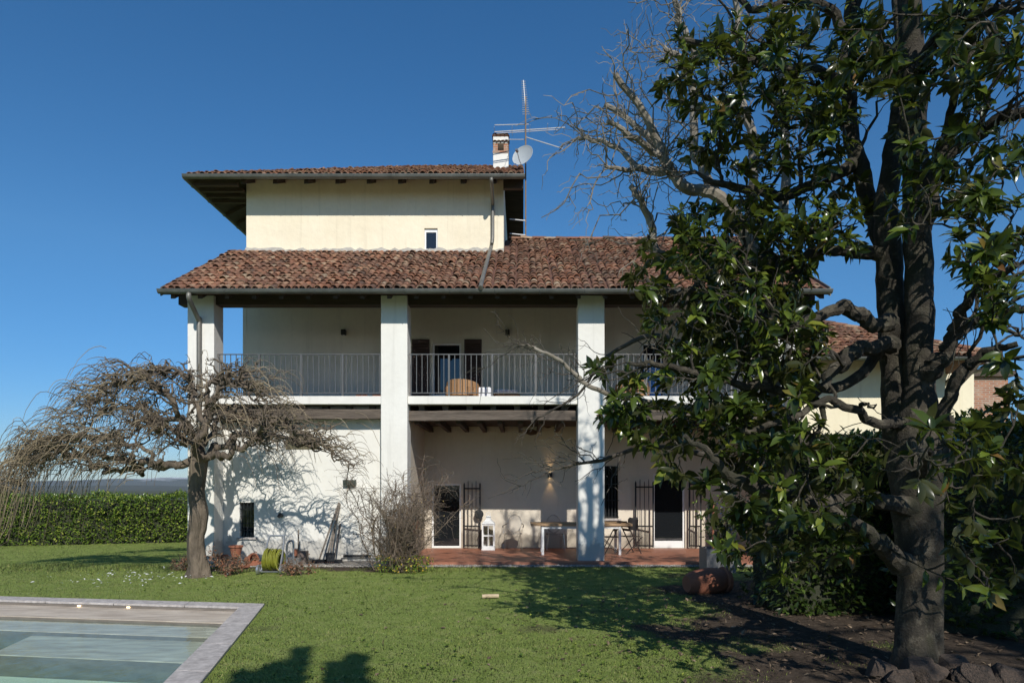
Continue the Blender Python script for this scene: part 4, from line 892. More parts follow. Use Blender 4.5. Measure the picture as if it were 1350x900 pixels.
# loggia armchairs
def armchair(loc, rz, label):
    t = thing('lounge_chair', label, 'armchair', loc, 'tan lounge chairs on the loggia', rz, local=True)
    mb = MB().box(-.36, .36, -.36, .34, .1, .34); mb.build('seat', M['wicker'], t, bevel=.03)
    V = []; aa = np.linspace(-.05 * math.pi, 1.05 * math.pi, 15)
    for r_ in (.42, .35):
        for z in (.1, .40): V += [(math.cos(a) * r_, math.sin(a) * r_ * .95, z + (.10 * math.sin(a) if z > .3 else 0)) for a in aa]
    n_ = 15; fs = [(i, i + 1, n_ + i + 1, n_ + i) for i in range(14)] + [(2 * n_ + i + 1, 2 * n_ + i, 3 * n_ + i, 3 * n_ + i + 1) for i in range(14)] + [(n_ + i, n_ + i + 1, 3 * n_ + i + 1, 3 * n_ + i) for i in range(14)] + [(0, n_, 3 * n_, 2 * n_), (14, 14 + 2 * n_, 14 + 3 * n_, 14 + n_)]
    MB().add(V, fs).build('backrest', M['wicker'], t)
    MB().box(-.3, .3, -.34, .26, .342, .46).build('cushion', M['cushion'], t, bevel=.05, segs=3)
    for sx_ in (-.28, .28):
        for sy_ in (-.28, .25): MB().box(sx_ - .025, sx_ + .025, sy_ - .025, sy_ + .025, 0, .099).build('leg', M['chairdark'], t)
armchair((PX(610, 17.2), 17.25, ZSL), R(165), 'tan wicker lounge chair in front of the loggia shutters')
armchair((PX(833, 17.3), 17.3, ZSL), R(190), 'tan wicker lounge chair on the loggia, right of the pillar')
armchair((PX(664, 18.6), 18.7, ZSL), R(20), 'tan wicker lounge chair against the loggia wall')
q = P(639, 515, 17.3); tag(MB().box(q[0] - .18, q[0] + .18, 17.15, 17.6, ZSL, q[2] + .08).build('pouf', M['cushion'], bevel=.06, segs=3), 'low white padded pouf beside the wicker lounge chair', 'pouf')
q = P(859, 498, 18.6); t = thing('sky_reflection', 'blue canvas painted for the sky reflected in the loggia door', 'painted reflection', (q[0], 18.6, ZSL))
MB().obox((q[0], 18.5, ZSL + .65), (.22, 0, 0), (0, .015, 0), (0, .12, .55)).build('panel', M['blue'], t)  # blue sheet standing in for sky reflected in the loggia door glass
for s in (-1, 1): MB().obox((q[0] + s * .24, 18.52, ZSL + .62), (.02, 0, 0), (0, .02, 0), (0, .135, .62)).build('leg', M['chairdark'], t)
for i, (px, w_) in enumerate(((473, .12), (481, .1), (497, .2))):
    q = P(px, 518, YF + .26); tag(MB().box(q[0] - w_ / 2, q[0] + w_ / 2, YF + .21, YF + .33, ZSL - .004, ZSL + .055).build('brick', M['pot'], bevel=.006), ('small orange brick on the loggia edge, leftmost of three', 'small orange brick on the loggia edge, between two others', 'long orange brick on the loggia edge touching the pillar')[i], 'brick', 'orange bricks on the loggia edge')
# ---------------------------------------------------------------- leaves, hedges
def leaves(mb, pos, dr, up, L, W, droop=.15, fold=.22):
    N = len(pos); dr = dr / (np.linalg.norm(dr, axis=1, keepdims=True) + 1e-9)
    sd = np.cross(dr, up); sd /= np.linalg.norm(sd, axis=1, keepdims=True) + 1e-9; nr = np.cross(sd, dr)
    L = L[:, None]; W = W[:, None]
    def pt(t, w_, h): return pos + dr * L * t + sd * W * w_ + nr * (L * h)
    f_ = fold * .5
    V = np.stack((pt(0, 0, 0), pt(.33, -.46, f_ * .5 - droop * .1), pt(.33, 0, -droop * .1), pt(.33, .46, f_ * .5 - droop * .1), pt(.68, -.40, f_ * .45 - droop * .42), pt(.68, 0, -droop * .42), pt(.68, .40, f_ * .45 - droop * .42), pt(1, 0, -droop)), 1)
    t3 = np.array([(0, 2, 1), (0, 3, 2), (4, 5, 7), (5, 6, 7)])[:, ::1]; q4 = np.array([(1, 2, 5, 4), (2, 3, 6, 5)])
    b_ = (np.arange(N) * 8)[:, None, None]
    return mb.add(V.reshape(-1, 3), (t3[None] + b_).reshape(-1, 3)[:, [0, 1, 2]], (q4[None] + b_).reshape(-1, 4))
def diamonds(mb, pos, dr, up, L, W):
    N = len(pos); dr = dr / (np.linalg.norm(dr, axis=1, keepdims=True) + 1e-9); sd = np.cross(dr, up); sd /= np.linalg.norm(sd, axis=1, keepdims=True) + 1e-9; nr = np.cross(sd, dr)
    L = L[:, None]; W = W[:, None]
    V = np.stack((pos, pos + dr * L * .45 + sd * W * .5 + nr * L * .06, pos + dr * L - nr * L * .08, pos + dr * L * .45 - sd * W * .5 + nr * L * .06), 1)
    f = np.array([(0, 1, 2), (0, 2, 3)]); return mb.add(V.reshape(-1, 3), (f[None] + (np.arange(N) * 4)[:, None, None]).reshape(-1, 3))
def rdir(n_, r_=rs): d = r_.normal(size=(n_, 3)); return d / np.linalg.norm(d, axis=1, keepdims=True)
def hedge(name, label, p0, p1, thick, h, n_, L, seed, wob=.12, group=None, mat='laurel'):
    r_ = np.random.RandomState(seed); p0, p1 = np.array(p0, float), np.array(p1, float); d = p1 - p0; Lh = np.linalg.norm(d); d /= Lh; s = np.array((d[1], -d[0]))   # s = front side
    t = thing(name, label, 'hedge', ((p0[0] + p1[0]) / 2, (p0[1] + p1[1]) / 2, 0), group)
    n1 = int(Lh / .25) + 2; n2 = 9; prof = []
    for j in range(n2):
        a = j / (n2 - 1)
        prof.append((.5 - .16, h * .86 * a / .45) if a <= .45 else ((-.5 + .16, h * .86 * (1 - a) / .45) if a >= .55 else (0, h * .92)))
    V = []
    for i in range(n1):
        u = i / (n1 - 1) * Lh
        for j, (w_, z) in enumerate(prof):
            k = thick * w_ + (fbm(np.array([u * 1.1]), np.array([j * .7 + seed]), 3)[0] - .5) * wob * 2
            c = p0 + d * u + s * k; V.append((c[0], c[1], z))
    fs = [(i * n2 + j, i * n2 + j + 1, (i + 1) * n2 + j + 1, (i + 1) * n2 + j) for i in range(n1 - 1) for j in range(n2 - 1)]
    MB().add(V, fs, [tuple(range(n2))], [tuple(range((n1 - 1) * n2, n1 * n2))[::-1]]).build('branch_core', M['laurel_core'], t)
    u = r_.rand(n_) * Lh; side = r_.rand(n_); depth = np.abs(r_.normal(0, .09, n_))
    z = np.where(side < .62, r_.rand(n_) ** .9 * h, h - depth * .7); bulge = (fbm(u * 1.2 + seed, z * 1.4, 4) - .5) * wob * 3.4
    k = np.where(side < .62, thick / 2 + bulge - depth, r_.uniform(-.5, .5, n_) * thick)
    rim = (fbm(u * 1.7 + 3, u * 0 + seed, 4) - .5) * wob * 2.2
    z = np.where(side >= .62, z + rim + r_.normal(0, .05, n_), z * (1 + rim / h))
    c = p0[None] + d[None] * u[:, None] + s[None] * k[:, None]
    pos = np.stack((c[:, 0], c[:, 1], np.maximum(z, .02)), -1)
    en = (r_.rand(n_) < .14) & (side < .62); e_s = np.where(r_.rand(n_) < .5, 0, Lh)
    k = np.where(en, r_.uniform(-.5, .5, n_) * thick, k); u = np.where(en, e_s + np.where(e_s > 0, 1, -1) * (.12 + bulge - depth), u)
    c = p0[None] + d[None] * u[:, None] + s[None] * k[:, None]; pos = np.stack((c[:, 0], c[:, 1], np.maximum(z, .02)), -1)
    out = np.where((side < .62)[:, None], np.array((s[0], s[1], .35)), np.array((s[0] * .3, s[1] * .3, 1)))
    out = np.where(en[:, None], np.where(e_s > 0, 1, -1)[:, None] * np.array((d[0], d[1], .2)), out)
    dr = out + rdir(n_, r_) * .9; up = out * .6 + np.array((0, 0, .8)) + rdir(n_, r_) * .5
    LL = r_.uniform(.7, 1.2, n_) * L; mb = MB(); leaves(mb, pos, dr, up, LL, LL * .42) if L > .1 else diamonds(mb, pos, dr, up, LL, LL * .46)
    mb.build('foliage', M[mat], t); return t
hl0 = G(-60, 722); hl1 = G(262, 713)
hedge('hedge', 'long clipped laurel hedge closing the lawn beside the white house', hl0[:2] - (3, -.0), hl1[:2] + (.6, .35), 1.3, 1.5, 16000, .105, 4)
hedge('hedge', 'tall dark laurel hedge behind the magnolia trunk', (3.75, 10.4), (9.8, 10.9), 1.5, 2.5, 17000, .125, 12, .2, mat='laurel_shade_toned')
hedge('hedge', 'loose laurel bushes between the magnolia and the picture edge, in deep shade', (5.35, 9.2), (9.4, 8.0), 1.6, 2.5, 7500, .13, 15, .3, mat='laurel_shade_toned')
# ---------------------------------------------------------------- grass
def turf(n_):
    y = 5.6 + 16.8 * rs.rand(n_) ** 1.75; x = (rs.uniform(-30, 1360, n_) - XC) * y / F
    keep = rs.rand(n_) < sstep(.12, .6, soilmask(x, y))
    rel = np.stack((x, y), -1) - CORN[:2]; Mi = np.linalg.inv(np.stack((uL[:2], uR[:2]), 1)); ab = rel @ Mi.T
    keep &= ~((ab[:, 0] > -.02) & (ab[:, 1] > -.02))
    keep &= y < np.where((x > -7.2) & (x < 6.3), 15.55, 30)
    keep &= (y < 16.3) | (x < -8.1)
    return x[keep], y[keep]
x, y = turf(240000); n_ = len(x)
hh = .8 * (.010 + .026 * fbm(x * 1.5, y * 1.5, 3) ** 1.6 + .022 * (rs.rand(n_) ** 4)) * (1 + 1.6 * sstep(14.2, 15.2, y) * (y < 16)); wd = rs.uniform(.006, .011, n_) * (.7 + y / 22)
th_ = rs.rand(n_) * 6.283; lean = rs.normal(0, .35, (n_, 2)) * hh[:, None]
bx, by = np.cos(th_) * wd / 2, np.sin(th_) * wd / 2
V = np.stack((np.stack((x - bx, y - by, x * 0 - .004), -1), np.stack((x + bx, y + by, x * 0 - .004), -1), np.stack((x + lean[:, 0], y + lean[:, 1], hh), -1)), 1)
mb = MB().add(V.reshape(-1, 3), np.arange(n_ * 3).reshape(-1, 3)); go = tag(mb.build('grass', M['grass']), kind='stuff')
k = 900; y = 6 + 9 * rs.rand(k) ** 1.3; x = (rs.uniform(0, 1000, k) - XC) * y / F; ok = (soilmask(x, y) > .25) & (fbm(x * .8 + 30, y * .8, 3) > .5)
ab = (np.stack((x, y), -1) - CORN[:2]) @ np.linalg.inv(np.stack((uL[:2], uR[:2]), 1)).T; ok &= ~((ab[:, 0] > -.1) & (ab[:, 1] > -.1)); x, y = x[ok], y[ok]; k = len(x)
a = rs.rand(k, 7) * 6.28; px_ = np.stack((np.repeat(x, 7), np.repeat(y, 7), np.full(k * 7, .022)), -1); dr = np.stack((np.cos(a).ravel(), np.sin(a).ravel(), rs.uniform(.15, .9, k * 7)), -1); LL = np.repeat(rs.uniform(.025, .05, k), 7)
tag(diamonds(MB(), px_, dr, np.zeros((k * 7, 3)) + (0, 0, 1.), LL, LL * .55).build('weeds', M['laurel']), kind='stuff')
# fallen leaves, twigs and daisies on the lawn
def scatter(name, mat, x, y, L, flat=.25, z=.03, seed=2):
    r_ = np.random.RandomState(seed); n_ = len(x); pos = np.stack((x, y, x * 0 + z + r_.uniform(0, .015, n_)), -1); dr = rdir(n_, r_) * np.array((1, 1, flat)); up = np.array((0, 0, 1.)) + rdir(n_, r_) * .35
    LL = r_.uniform(.6, 1.3, n_) * L; return tag(diamonds(MB(), pos, dr, up, LL, LL * .5).build(name, mat), kind='stuff')
k = 1700; y = rs.uniform(6, 12.5, k); x = rs.normal(3.6, 1.9, k)
scatter('fallen_leaves', M['litter'], x, y, .075, .4, .010)
k = 110; c = G(176, 764); scatter('daisy_petals', M['petal'], rs.normal(c[0], .75, k), rs.normal(c[1], .55, k), .065, .3, .06, 3)
q = G(646, 789); tag(MB().tube(smooth_path([q + (-.13, 0, .04), q + (0, .02, .045), q + (.14, .05, .04)], 8), .033, 8).build('log', M['cutwood']), 'short pale cut log lying alone on the lawn', 'log')
# ---------------------------------------------------------------- trees
def limb(pts, n=None, jit=0.0, r_=rs):
    """pts rows (px, py, Y, radius px) -> world path + radii"""
    A = np.array([(*P(a, b_, Y), rp * Y / F) for a, b_, Y, rp in pts]); n = n or max(6, len(pts) * 5)
    S = smooth_path(A, n); S[:, :3] += r_.normal(0, 1, (n, 3)) * jit * np.minimum(1, np.arange(n) / 3)[:, None]
    S[:, 3] = np.maximum(S[:, 3], .003); return S
def gnarl(path, amp, f, seed):
    r_ = np.random.RandomState(seed); u = np.arange(len(path)) * f
    o = np.stack([fbm(u + r_.rand() * 90, u * 0 + r_.rand() * 90, 3) - .5 for _ in range(3)], -1); o -= o[0]
    path[:, :3] += o * amp * 2; return path
def twigs(r_, p, d, L, n_, P_, g, curl, jit):
    """batched arcs from points p with direction d"""
    t = np.linspace(0, 1, P_)[None, :, None]; d = d / (np.linalg.norm(d, axis=1, keepdims=True) + 1e-9); L = L[:, None, None]
    w_ = np.cumsum(r_.normal(0, 1, (n_, P_, 3)) * jit, axis=1); w_ -= w_[:, :1]
    return p[:, None] + d[:, None] * L * (t - curl * t * t * .5) + np.array((0, 0, -1.)) * g * (L * t) ** 2 + w_ * L
def sample(paths, n_, r_, t0=.2, t1=1.):
    ws = np.array([np.linalg.norm(np.diff(p[:, :3], axis=0), axis=1).sum() for p in paths]); pick = r_.choice(len(paths), n_, p=ws / ws.sum()); out = np.empty((n_, 3)); dd = np.empty((n_, 3)); rr = np.empty(n_)
    for i, k in enumerate(pick):
        p = paths[k]; u = r_.uniform(t0, t1) * (len(p) - 1); j = min(int(u), len(p) - 2); f_ = u - j
        out[i] = p[j, :3] * (1 - f_) + p[j + 1, :3] * f_; dd[i] = p[j + 1, :3] - p[j, :3]; rr[i] = p[j, 3] * (1 - f_) + p[j + 1, 3] * f_
    return out, dd / (np.linalg.norm(dd, axis=1, keepdims=True) + 1e-9), rr
def trunk(mb, S, k=26, flare=.5, h=.5, flute=.10, seed=1):
    pts, rad = S[:, :3], S[:, 3]; a = np.arange(k) * 2 * math.pi / k; z0 = pts[0, 2]; V = []
    for i, (p, q) in enumerate(zip(pts, rad)):
        u = math.exp(-max(0, p[2] - z0) / h * 2.2); r1 = q * (1 + flare * u * (.6 + .8 * fbm(np.cos(a) * 2.2 + seed, np.sin(a) * 2.2 + seed, 2))) * (1 + (flute + .30 * u) * (fbm(np.cos(a) * 1.5 + seed, np.sin(a) * 1.5 + p[2] * .22, 3) - .5) * 2 + .05 * (fbm(np.cos(a) * 4 + seed, np.sin(a) * 4 + p[2] * 5, 3) - .5) * 2)
        V.append(np.stack((p[0] + np.cos(a) * r1, p[1] + np.sin(a) * r1, p[2] + a * 0), -1))
    n_ = len(pts); mb.add(np.vstack(V), [(i * k + j, i * k + (j + 1) % k, (i + 1) * k + (j + 1) % k, (i + 1) * k + j) for i in range(n_ - 1) for j in range(k)]); return mb
# ---- weeping tree
Yw = 13.9; r_ = np.random.RandomState(21)
wt = thing('weeping_tree', 'bare weeping tree with contorted umbrella crown before the white pillar', 'tree', G(260, 760))
base = G(261, 762)
tr = limb([(261, 766, Yw, 14), (262, 748, Yw, 12), (258, 715, Yw, 10), (262, 680, Yw, 10.5), (259, 645, Yw, 9), (262, 612, Yw, 10), (262, 598, Yw, 9)], 30); gnarl(tr, .018, .8, 2)
mb = trunk(MB(), smooth_path(tr, 70), 26, .5, .3, .42, 4)
mb.build('trunk', M['bark_weep'], wt, smooth=True)
W_ = lambda l: [(a, b_, Yw + dy, rp) for a, b_, dy, rp in l]
mains = [W_(l) for l in (
    [(262, 612, 0, 9), (235, 614, -.1, 9), (200, 618, -.2, 8), (160, 605, -.3, 6.5), (125, 600, -.2, 5), (90, 592, -.1, 3.5), (62, 600, 0, 2), (40, 622, 0, 1.5)],
    [(262, 600, 0, 8), (240, 570, .3, 7), (215, 555, .6, 6), (180, 545, .8, 5), (145, 540, .9, 4), (115, 558, 1, 2.5), (95, 585, 1, 2)],
    [(262, 598, 0, 8), (248, 560, -.2, 7), (232, 525, -.5, 6), (205, 502, -.7, 5), (175, 497, -.8, 4), (148, 512, -.9, 3), (126, 540, -1, 2), (112, 572, -1, 1.5)],
    [(262, 598, 0, 8), (266, 550, 0, 6.5), (255, 512, .2, 5), (236, 492, .3, 4), (205, 489, .5, 3), (175, 503, .6, 2.5), (150, 530, .7, 1.6)],
    [(262, 600, 0, 8), (278, 555, -.3, 7), (292, 520, -.5, 5.5), (316, 500, -.6, 4), (342, 515, -.6, 2.6), (362, 548, -.7, 1.8)],
    [(262, 598, 0, 8), (272, 545, .3, 6), (282, 505, .5, 4.5), (300, 492, .6, 3.5), (328, 508, .8, 2.4), (350, 540, .9, 1.8)],
    [(264, 610, 0, 9), (290, 590, .2, 8), (315, 575, .4, 6.5), (350, 578, .5, 5.5), (385, 586, .5, 4), (415, 590, .4, 3), (440, 602, .3, 2), (452, 625, .3, 1.5)],
    [(264, 606, 0, 8), (295, 600, -.5, 7), (330, 585, -.9, 6), (362, 565, -1.1, 4.5), (392, 572, -1.3, 3), (420, 592, -1.4, 2)],
    [(262, 605, 0, 8), (250, 590, -.8, 6.5), (225, 570, -1.4, 5), (190, 560, -1.8, 3.5), (160, 580, -2, 2)],
    [(262, 600, 0, 7), (285, 560, .7, 6), (305, 540, 1.1, 4.5), (335, 548, 1.3, 3), (360, 570, 1.5, 2)],
    [(225, 614, -.15, 6), (185, 585, -.6, 5), (140, 572, -.9, 4), (100, 572, -.8, 3), (70, 582, -.6, 2), (45, 605, -.6, 1.5)],
    [(190, 617, -.2, 6), (150, 622, .3, 5), (110, 606, .7, 3.5), (75, 598, .7, 2.5), (45, 610, .6, 1.5), (25, 640, .6, 1.2)])]
paths = []; mb = MB()
for i, l in enumerate(mains):
    S = gnarl(limb(l, 44), .22, .42, 40 + i); S[:, 3] *= .58 * (1 + .35 * (fbm(np.arange(44) * .6, np.full(44, i * 2.2), 2) - .5)); paths.append(S); mb.tubes(S[:, :3], S[:, 3], 8)
p, d, rr = sample(paths, 540, r_, .22); hd = d.copy(); hd[:, 2] = 0
rad_ = p - base; rad_[:, 2] = 0; rad_ /= np.linalg.norm(rad_, axis=1, keepdims=True) + .15
dd = hd * .5 + rad_ * .5 + rdir(540, r_) * np.array((.8, .8, .4)) + np.array((0, 0, .3)); L_ = r_.uniform(.3, .75, 540)
T = twigs(r_, p, dd, L_, 540, 9, .6, .1, .085); R2 = np.linspace(1, .3, 9)[None] * np.minimum(rr * .8, .026)[:, None]
mb.tubes(T, np.maximum(R2, .006), 5)
mb.build('limbs', M['bark_weep'], wt, smooth=True)
sec = [np.concatenate((T[i], R2[i][:, None]), 1) for i in range(540)]
n_ = 2700; p, d, rr = sample(sec + paths, n_, r_, .3); rad_ = p - base; rad_[:, 2] = 0; rad_ /= np.linalg.norm(rad_, axis=1, keepdims=True) + .2
dd = d * .25 + rad_ * .8 + rdir(n_, r_) * np.array((.55, .55, .3)) + np.array((0, 0, .55)); L_ = r_.uniform(.25, .9, n_) * r_.uniform(.6, 1, n_)
T2 = twigs(r_, p, dd, L_, n_, 8, 1.25, .1, .018)
kp = (p[:, 0] < base[0] + .5) | (r_.rand(n_) < .3); T2 = T2[kp]; n_ = len(T2)
# long hanging whips at the rim of the umbrella
n3 = 820; ends = np.array([s[-1, :3] for s in sec] + [s[-2, :3] for s in paths]); e = ends[r_.randint(len(ends), size=n3)] + r_.normal(0, .08, (n3, 3)); out = e - np.array((base[0], base[1], e.mean(0)[2])); out[:, 2] = 0; out /= np.linalg.norm(out, axis=1, keepdims=True) + .1
L3 = r_.uniform(.4, 1.0, n3) * (1 + .7 * (e[:, 0] < -8.6)); L3 *= np.where(e[:, 0] > -5, .75, 1); out *= np.where(e[:, 0] < -9.3, .45, 1)[:, None]; T3 = twigs(r_, e, out * .9 + np.array((0, 0, .35)) + rdir(n3, r_) * .35, L3, n3, 8, 1.05, .5, .014)
T3[:, :, 2] = np.maximum(T3[:, :, 2], .55 + r_.rand(n3)[:, None] * .5)
mb = MB().tubes(T2, np.linspace(.0095, .0038, 8)[None] * np.ones((n_, 1)), 3, False).tubes(T3, np.linspace(.008, .0035, 8)[None] * np.ones((n3, 1)), 3, False)
mb.build('twigs', M['twig_weep'], wt)
# ---- bare shrub by the second pillar
def shrub(name, label, c, h, spread, ns, nt_, mat, seed, cat='shrub', droop=.15, tl=(.15, .5), zmin=.15):
    r_ = np.random.RandomState(seed); t = thing(name, label, cat, c); c = np.asarray(c, float)
    an = r_.rand(ns) * 6.283; p = c + np.stack((np.cos(an) * spread * .22, np.sin(an) * spread * .22, an * 0), -1) * r_.rand(ns, 1)
    d = np.stack((np.cos(an) * r_.uniform(.05, 1, ns) * spread / h, np.sin(an) * r_.uniform(.05, 1, ns) * spread / h, np.ones(ns)), -1)
    L_ = r_.uniform(.55, 1.0, ns) * h; S = twigs(r_, p, d, L_, ns, 9, .03, 0, .05); rad = np.linspace(.014, .005, 9)[None] * np.ones((ns, 1)) * (h / 2.2) ** .5
    MB().tubes(S, rad, 5).build('stems', mat, t)
    paths = [np.concatenate((S[i], rad[i][:, None]), 1) for i in range(ns)]
    p, d, _ = sample(paths, nt_, r_, zmin); dd = d * .6 + rdir(nt_, r_); L2 = r_.uniform(*tl, nt_)
    T = twigs(r_, p, dd, L2, nt_, 6, droop, .1, .08)
    T[:, :, 2] = np.maximum(T[:, :, 2], .02)
    mb = MB().tubes(T, np.linspace(.005, .0024, 6)[None] * np.ones((nt_, 1)), 3, False); mb.build('twigs', mat, t); return t, T
sc_ = G(527, 753)
st, T = shrub('shrub', 'bare twiggy shrub in front of the second white pillar', sc_, 2.3, 1.1, 56, 2900, M['twig_dark'], 5)
k = 420; r_ = np.random.RandomState(9); e = T[r_.randint(len(T), size=k), 5]; LL = r_.uniform(.03, .05, k)
diamonds(MB(), e, rdir(k, r_) * (.4, .4, 1), rdir(k, r_), LL, LL * .35).build('catkins', leafmat('catkin', [(0, (.3, .2, .07)), (1, (.45, .33, .12))], None, .8, .1), st)
k = 700; a = r_.rand(k) * 6.28; q = np.sqrt(r_.rand(k)) * .62; pos = np.stack((sc_[0] + .12 + np.cos(a) * q, sc_[1] - .12 + np.sin(a) * q * .6, r_.rand(k) ** 1.4 * .34), -1); LL = r_.uniform(.04, .075, k)
fp = thing('low_plant', 'small green plant with yellow flowers at the foot of the bare shrub', 'plant', sc_ + np.array((.1, -.15, 0)))
diamonds(MB(), pos, rdir(k, r_) + (0, 0, .6), rdir(k, r_) + (0, 0, 1), LL, LL * .5).build('leaves', M['laurel'], fp)
diamonds(MB(), pos[:260] + (0, -.02, .035), rdir(260, r_), rdir(260, r_), LL[:260] * .55, LL[:260] * .5).build('flowers', M['yellow'], fp)
def dryplant(label, px, py, h, w_, k, seed, mat='dry_leaf'):
    c = G(px, py); t, T = shrub('dry_plant', label, c, h, w_, 14, 160, M['twig_dark'], seed, 'plant', tl=(.08, .25)); r_ = np.random.RandomState(seed)
    T = T.reshape(-1, 3); e = T[r_.randint(len(T), size=k)]; LL = r_.uniform(.04, .09, k); diamonds(MB(), e, rdir(k, r_), rdir(k, r_) + (0, 0, .7), LL, LL * .5).build('leaves', M[mat], t)
dryplant('low reddish dry plant beside the weeping tree trunk', 303, 757, .5, .85, 420, 31)
dryplant('small brown dry plant right of the hose reel', 395, 757, .38, .7, 200, 32)
dryplant('reddish dry tuft left of the weeping tree trunk', 240, 752, .35, .5, 150, 33)
# ---- deciduous tree with pruned pale limbs
Yb = 8.9; r_ = np.random.RandomState(33)
bt = thing('bare_tree', 'bare deciduous tree with pale pruned limbs above the roof', 'tree', (PX(1078, 10.3), 10.3, 0))
S = limb([(1078, 806, 10.3, 15), (1066, 730, 10.2, 13), (1040, 640, 9.8, 12.5), (1020, 540, 9.4, 12), (1012, 430, Yb, 11), (1000, 350, Yb, 10.5)], 30); MB().tubes(S[:, :3], S[:, 3], 10).build('trunk', M['bark_dark'], bt, smooth=True)
pl = [[(1000, 350, 0, 10), (975, 290, -.1, 9), (950, 258, -.2, 8.5), (925, 250, -.2, 8), (897, 240, -.3, 7.5), (880, 215, -.3, 7), (870, 187, -.3, 6), (839, 133, -.4, 4.6), (811, 97, -.5, 4)],
      [(878, 214, -.3, 5.5), (861, 187, -.1, 5), (830, 160, .1, 4), (800, 137, .2, 3.4)], [(873, 205, -.3, 5), (850, 192, -.5, 4.4), (826, 176, -.6, 3.6), (802, 160, -.7, 3)],
      [(885, 222, -.3, 5), (866, 228, -.2, 4.6), (840, 219, 0, 4), (820, 200, .1, 3.5), (799, 188, .2, 3.2), (776, 182, .3, 2.8), (759, 183, .3, 2.4)],
      [(880, 226, -.3, 4.5), (850, 224, -.6, 3.8), (823, 224, -.8, 3), (799, 218, -1, 2.4)],
      [(945, 258, -.2, 7), (925, 225, .1, 6), (914, 200, .2, 6), (912, 133, .3, 5.2), (905, 100, .3, 5), (892, 80, .3, 4), (876, 66, .3, 3)], [(906, 102, .3, 4), (918, 78, .4, 4), (903, 45, .4, 4.2), (893, 15, .4, 4), (885, -30, .5, 3.5)],
      [(985, 310, 0, 7), (993, 230, .2, 6), (990, 170, .3, 6), (978, 133, .3, 5), (980, 84, .3, 4.8), (974, 40, .3, 4), (965, -20, .3, 4)],
      [(1005, 390, 0, 7), (960, 370, -.3, 6), (900, 345, -.5, 5), (866, 330, -.6, 5), (859, 300, -.6, 4.8), (848, 270, -.7, 4.5), (833, 246, -.7, 4)],
      [(1000, 340, 0, 8), (1030, 280, .3, 7), (1035, 200, .4, 6), (1028, 110, .5, 5.5), (1030, 20, .5, 5), (1028, -60, .5, 4)],
      [(1022, 545, .4, 8), (940, 540, -.5, 6.5), (860, 530, -.8, 5), (800, 520, -1, 4), (768, 505, -1, 3.6), (744, 480, -1, 3.2), (712, 461, -1, 2.6), (680, 454, -1, 1.8)],
      [(1038, 635, .8, 6), (930, 600, -.6, 5), (860, 590, -.9, 4), (800, 605, -1.1, 3), (750, 615, -1.2, 2), (715, 620, -1.2, 1.3)],
      [(1010, 440, 0, 6), (930, 460, .3, 5), (860, 440, .6, 4), (800, 470, .8, 3), (760, 520, .9, 2), (700, 555, .9, 1.4)]]
paths = []; mb = MB()
for i, l in enumerate(pl):
    S = gnarl(limb([(a, b_, Yb + dy, q_) for a, b_, dy, q_ in l], len(l) * 5), .035, .4, 70 + i); paths.append(S)
    if i < 10: mb.tubes(S[:, :3], S[:, 3], 8)
    else: MB().tubes(S[:, :3], S[:, 3] * .8, 8).build('limb', M['bark_pale' if i == 10 else 'bark_dark'], bt, smooth=True)
mb.build('limbs', M['bark_pale'], bt, smooth=True)
low = paths[10:]; paths = paths[:10]
n_ = 46; p, d, rr = sample(low, n_, r_, .5); T = twigs(r_, p, d * .9 + rdir(n_, r_) * .7, r_.uniform(.2, .7, n_), n_, 8, .1, .1, .05); R2 = np.linspace(.007, .003, 8)[None] * np.ones((n_, 1)); mb = MB().tubes(T, R2, 4, False)
sec = [np.concatenate((T[i], R2[i][:, None]), 1) for i in range(n_)]
n2 = 120; p, d, rr = sample(sec, n2, r_, .2); T = twigs(r_, p, d * .8 + rdir(n2, r_) * .8, r_.uniform(.1, .35, n2), n2, 6, .15, 0, .09); mb.tubes(T, np.linspace(.004, .002, 6)[None] * np.ones((n2, 1)), 3, False)
mb.build('twigs', M['bark_dark'], bt)
n_ = 230; p, d, rr = sample(paths, n_, r_, .35); dd = d * .8 + rdir(n_, r_) * np.array((.9, .7, .9)) + np.array((-.15, 0, .1)); L_ = r_.uniform(.25, .95, n_)
T = twigs(r_, p, dd, L_, n_, 8, .12, .1, .06); R2 = np.linspace(.010, .0045, 8)[None] * np.ones((n_, 1)); mb = MB().tubes(T, R2, 4, False)
sec = [np.concatenate((T[i], R2[i][:, None]), 1) for i in range(n_)]
n2 = 700; p, d, rr = sample(sec, n2, r_, .2); T = twigs(r_, p, d * .8 + rdir(n2, r_) * .8, r_.uniform(.1, .45, n2), n2, 6, .15, 0, .09); mb.tubes(T, np.linspace(.005, .0025, 6)[None] * np.ones((n2, 1)), 3, False)
mb.build('twigs', M['bark_pale'], bt)
# ---- magnolia
Ym = 6.95; r_ = np.random.RandomState(44)
mt = thing('magnolia_tree', 'big evergreen magnolia with glossy leaves and thick grey trunk', 'tree', G(1214, 885))
S = limb([(1212, 905, Ym, 26), (1212, 880, Ym, 25), (1211, 840, Ym, 23.5), (1211, 770, Ym, 23.5), (1210, 720, Ym, 25), (1208, 670, Ym, 28), (1207, 620, Ym, 33), (1208, 575, Ym, 29), (1210, 530, Ym, 21), (1211, 500, Ym, 15)], 40); gnarl(S, .025, .5, 3)
mb = trunk(MB(), smooth_path(S, 80), 34, .75, .5, .16, 9)
mb.tubes(*(lambda q: (q[:, :3], q[:, 3]))(limb([(1232, 890, Ym - .05, 12), (1232, 830, Ym - .1, 11), (1232, 760, Ym - .1, 11.5), (1233, 700, Ym - .08, 10), (1232, 640, Ym, 10), (1222, 600, Ym + .05, 8)], 24)), 10)
mb.build('trunk', M['bark_mag'], mt, smooth=True)
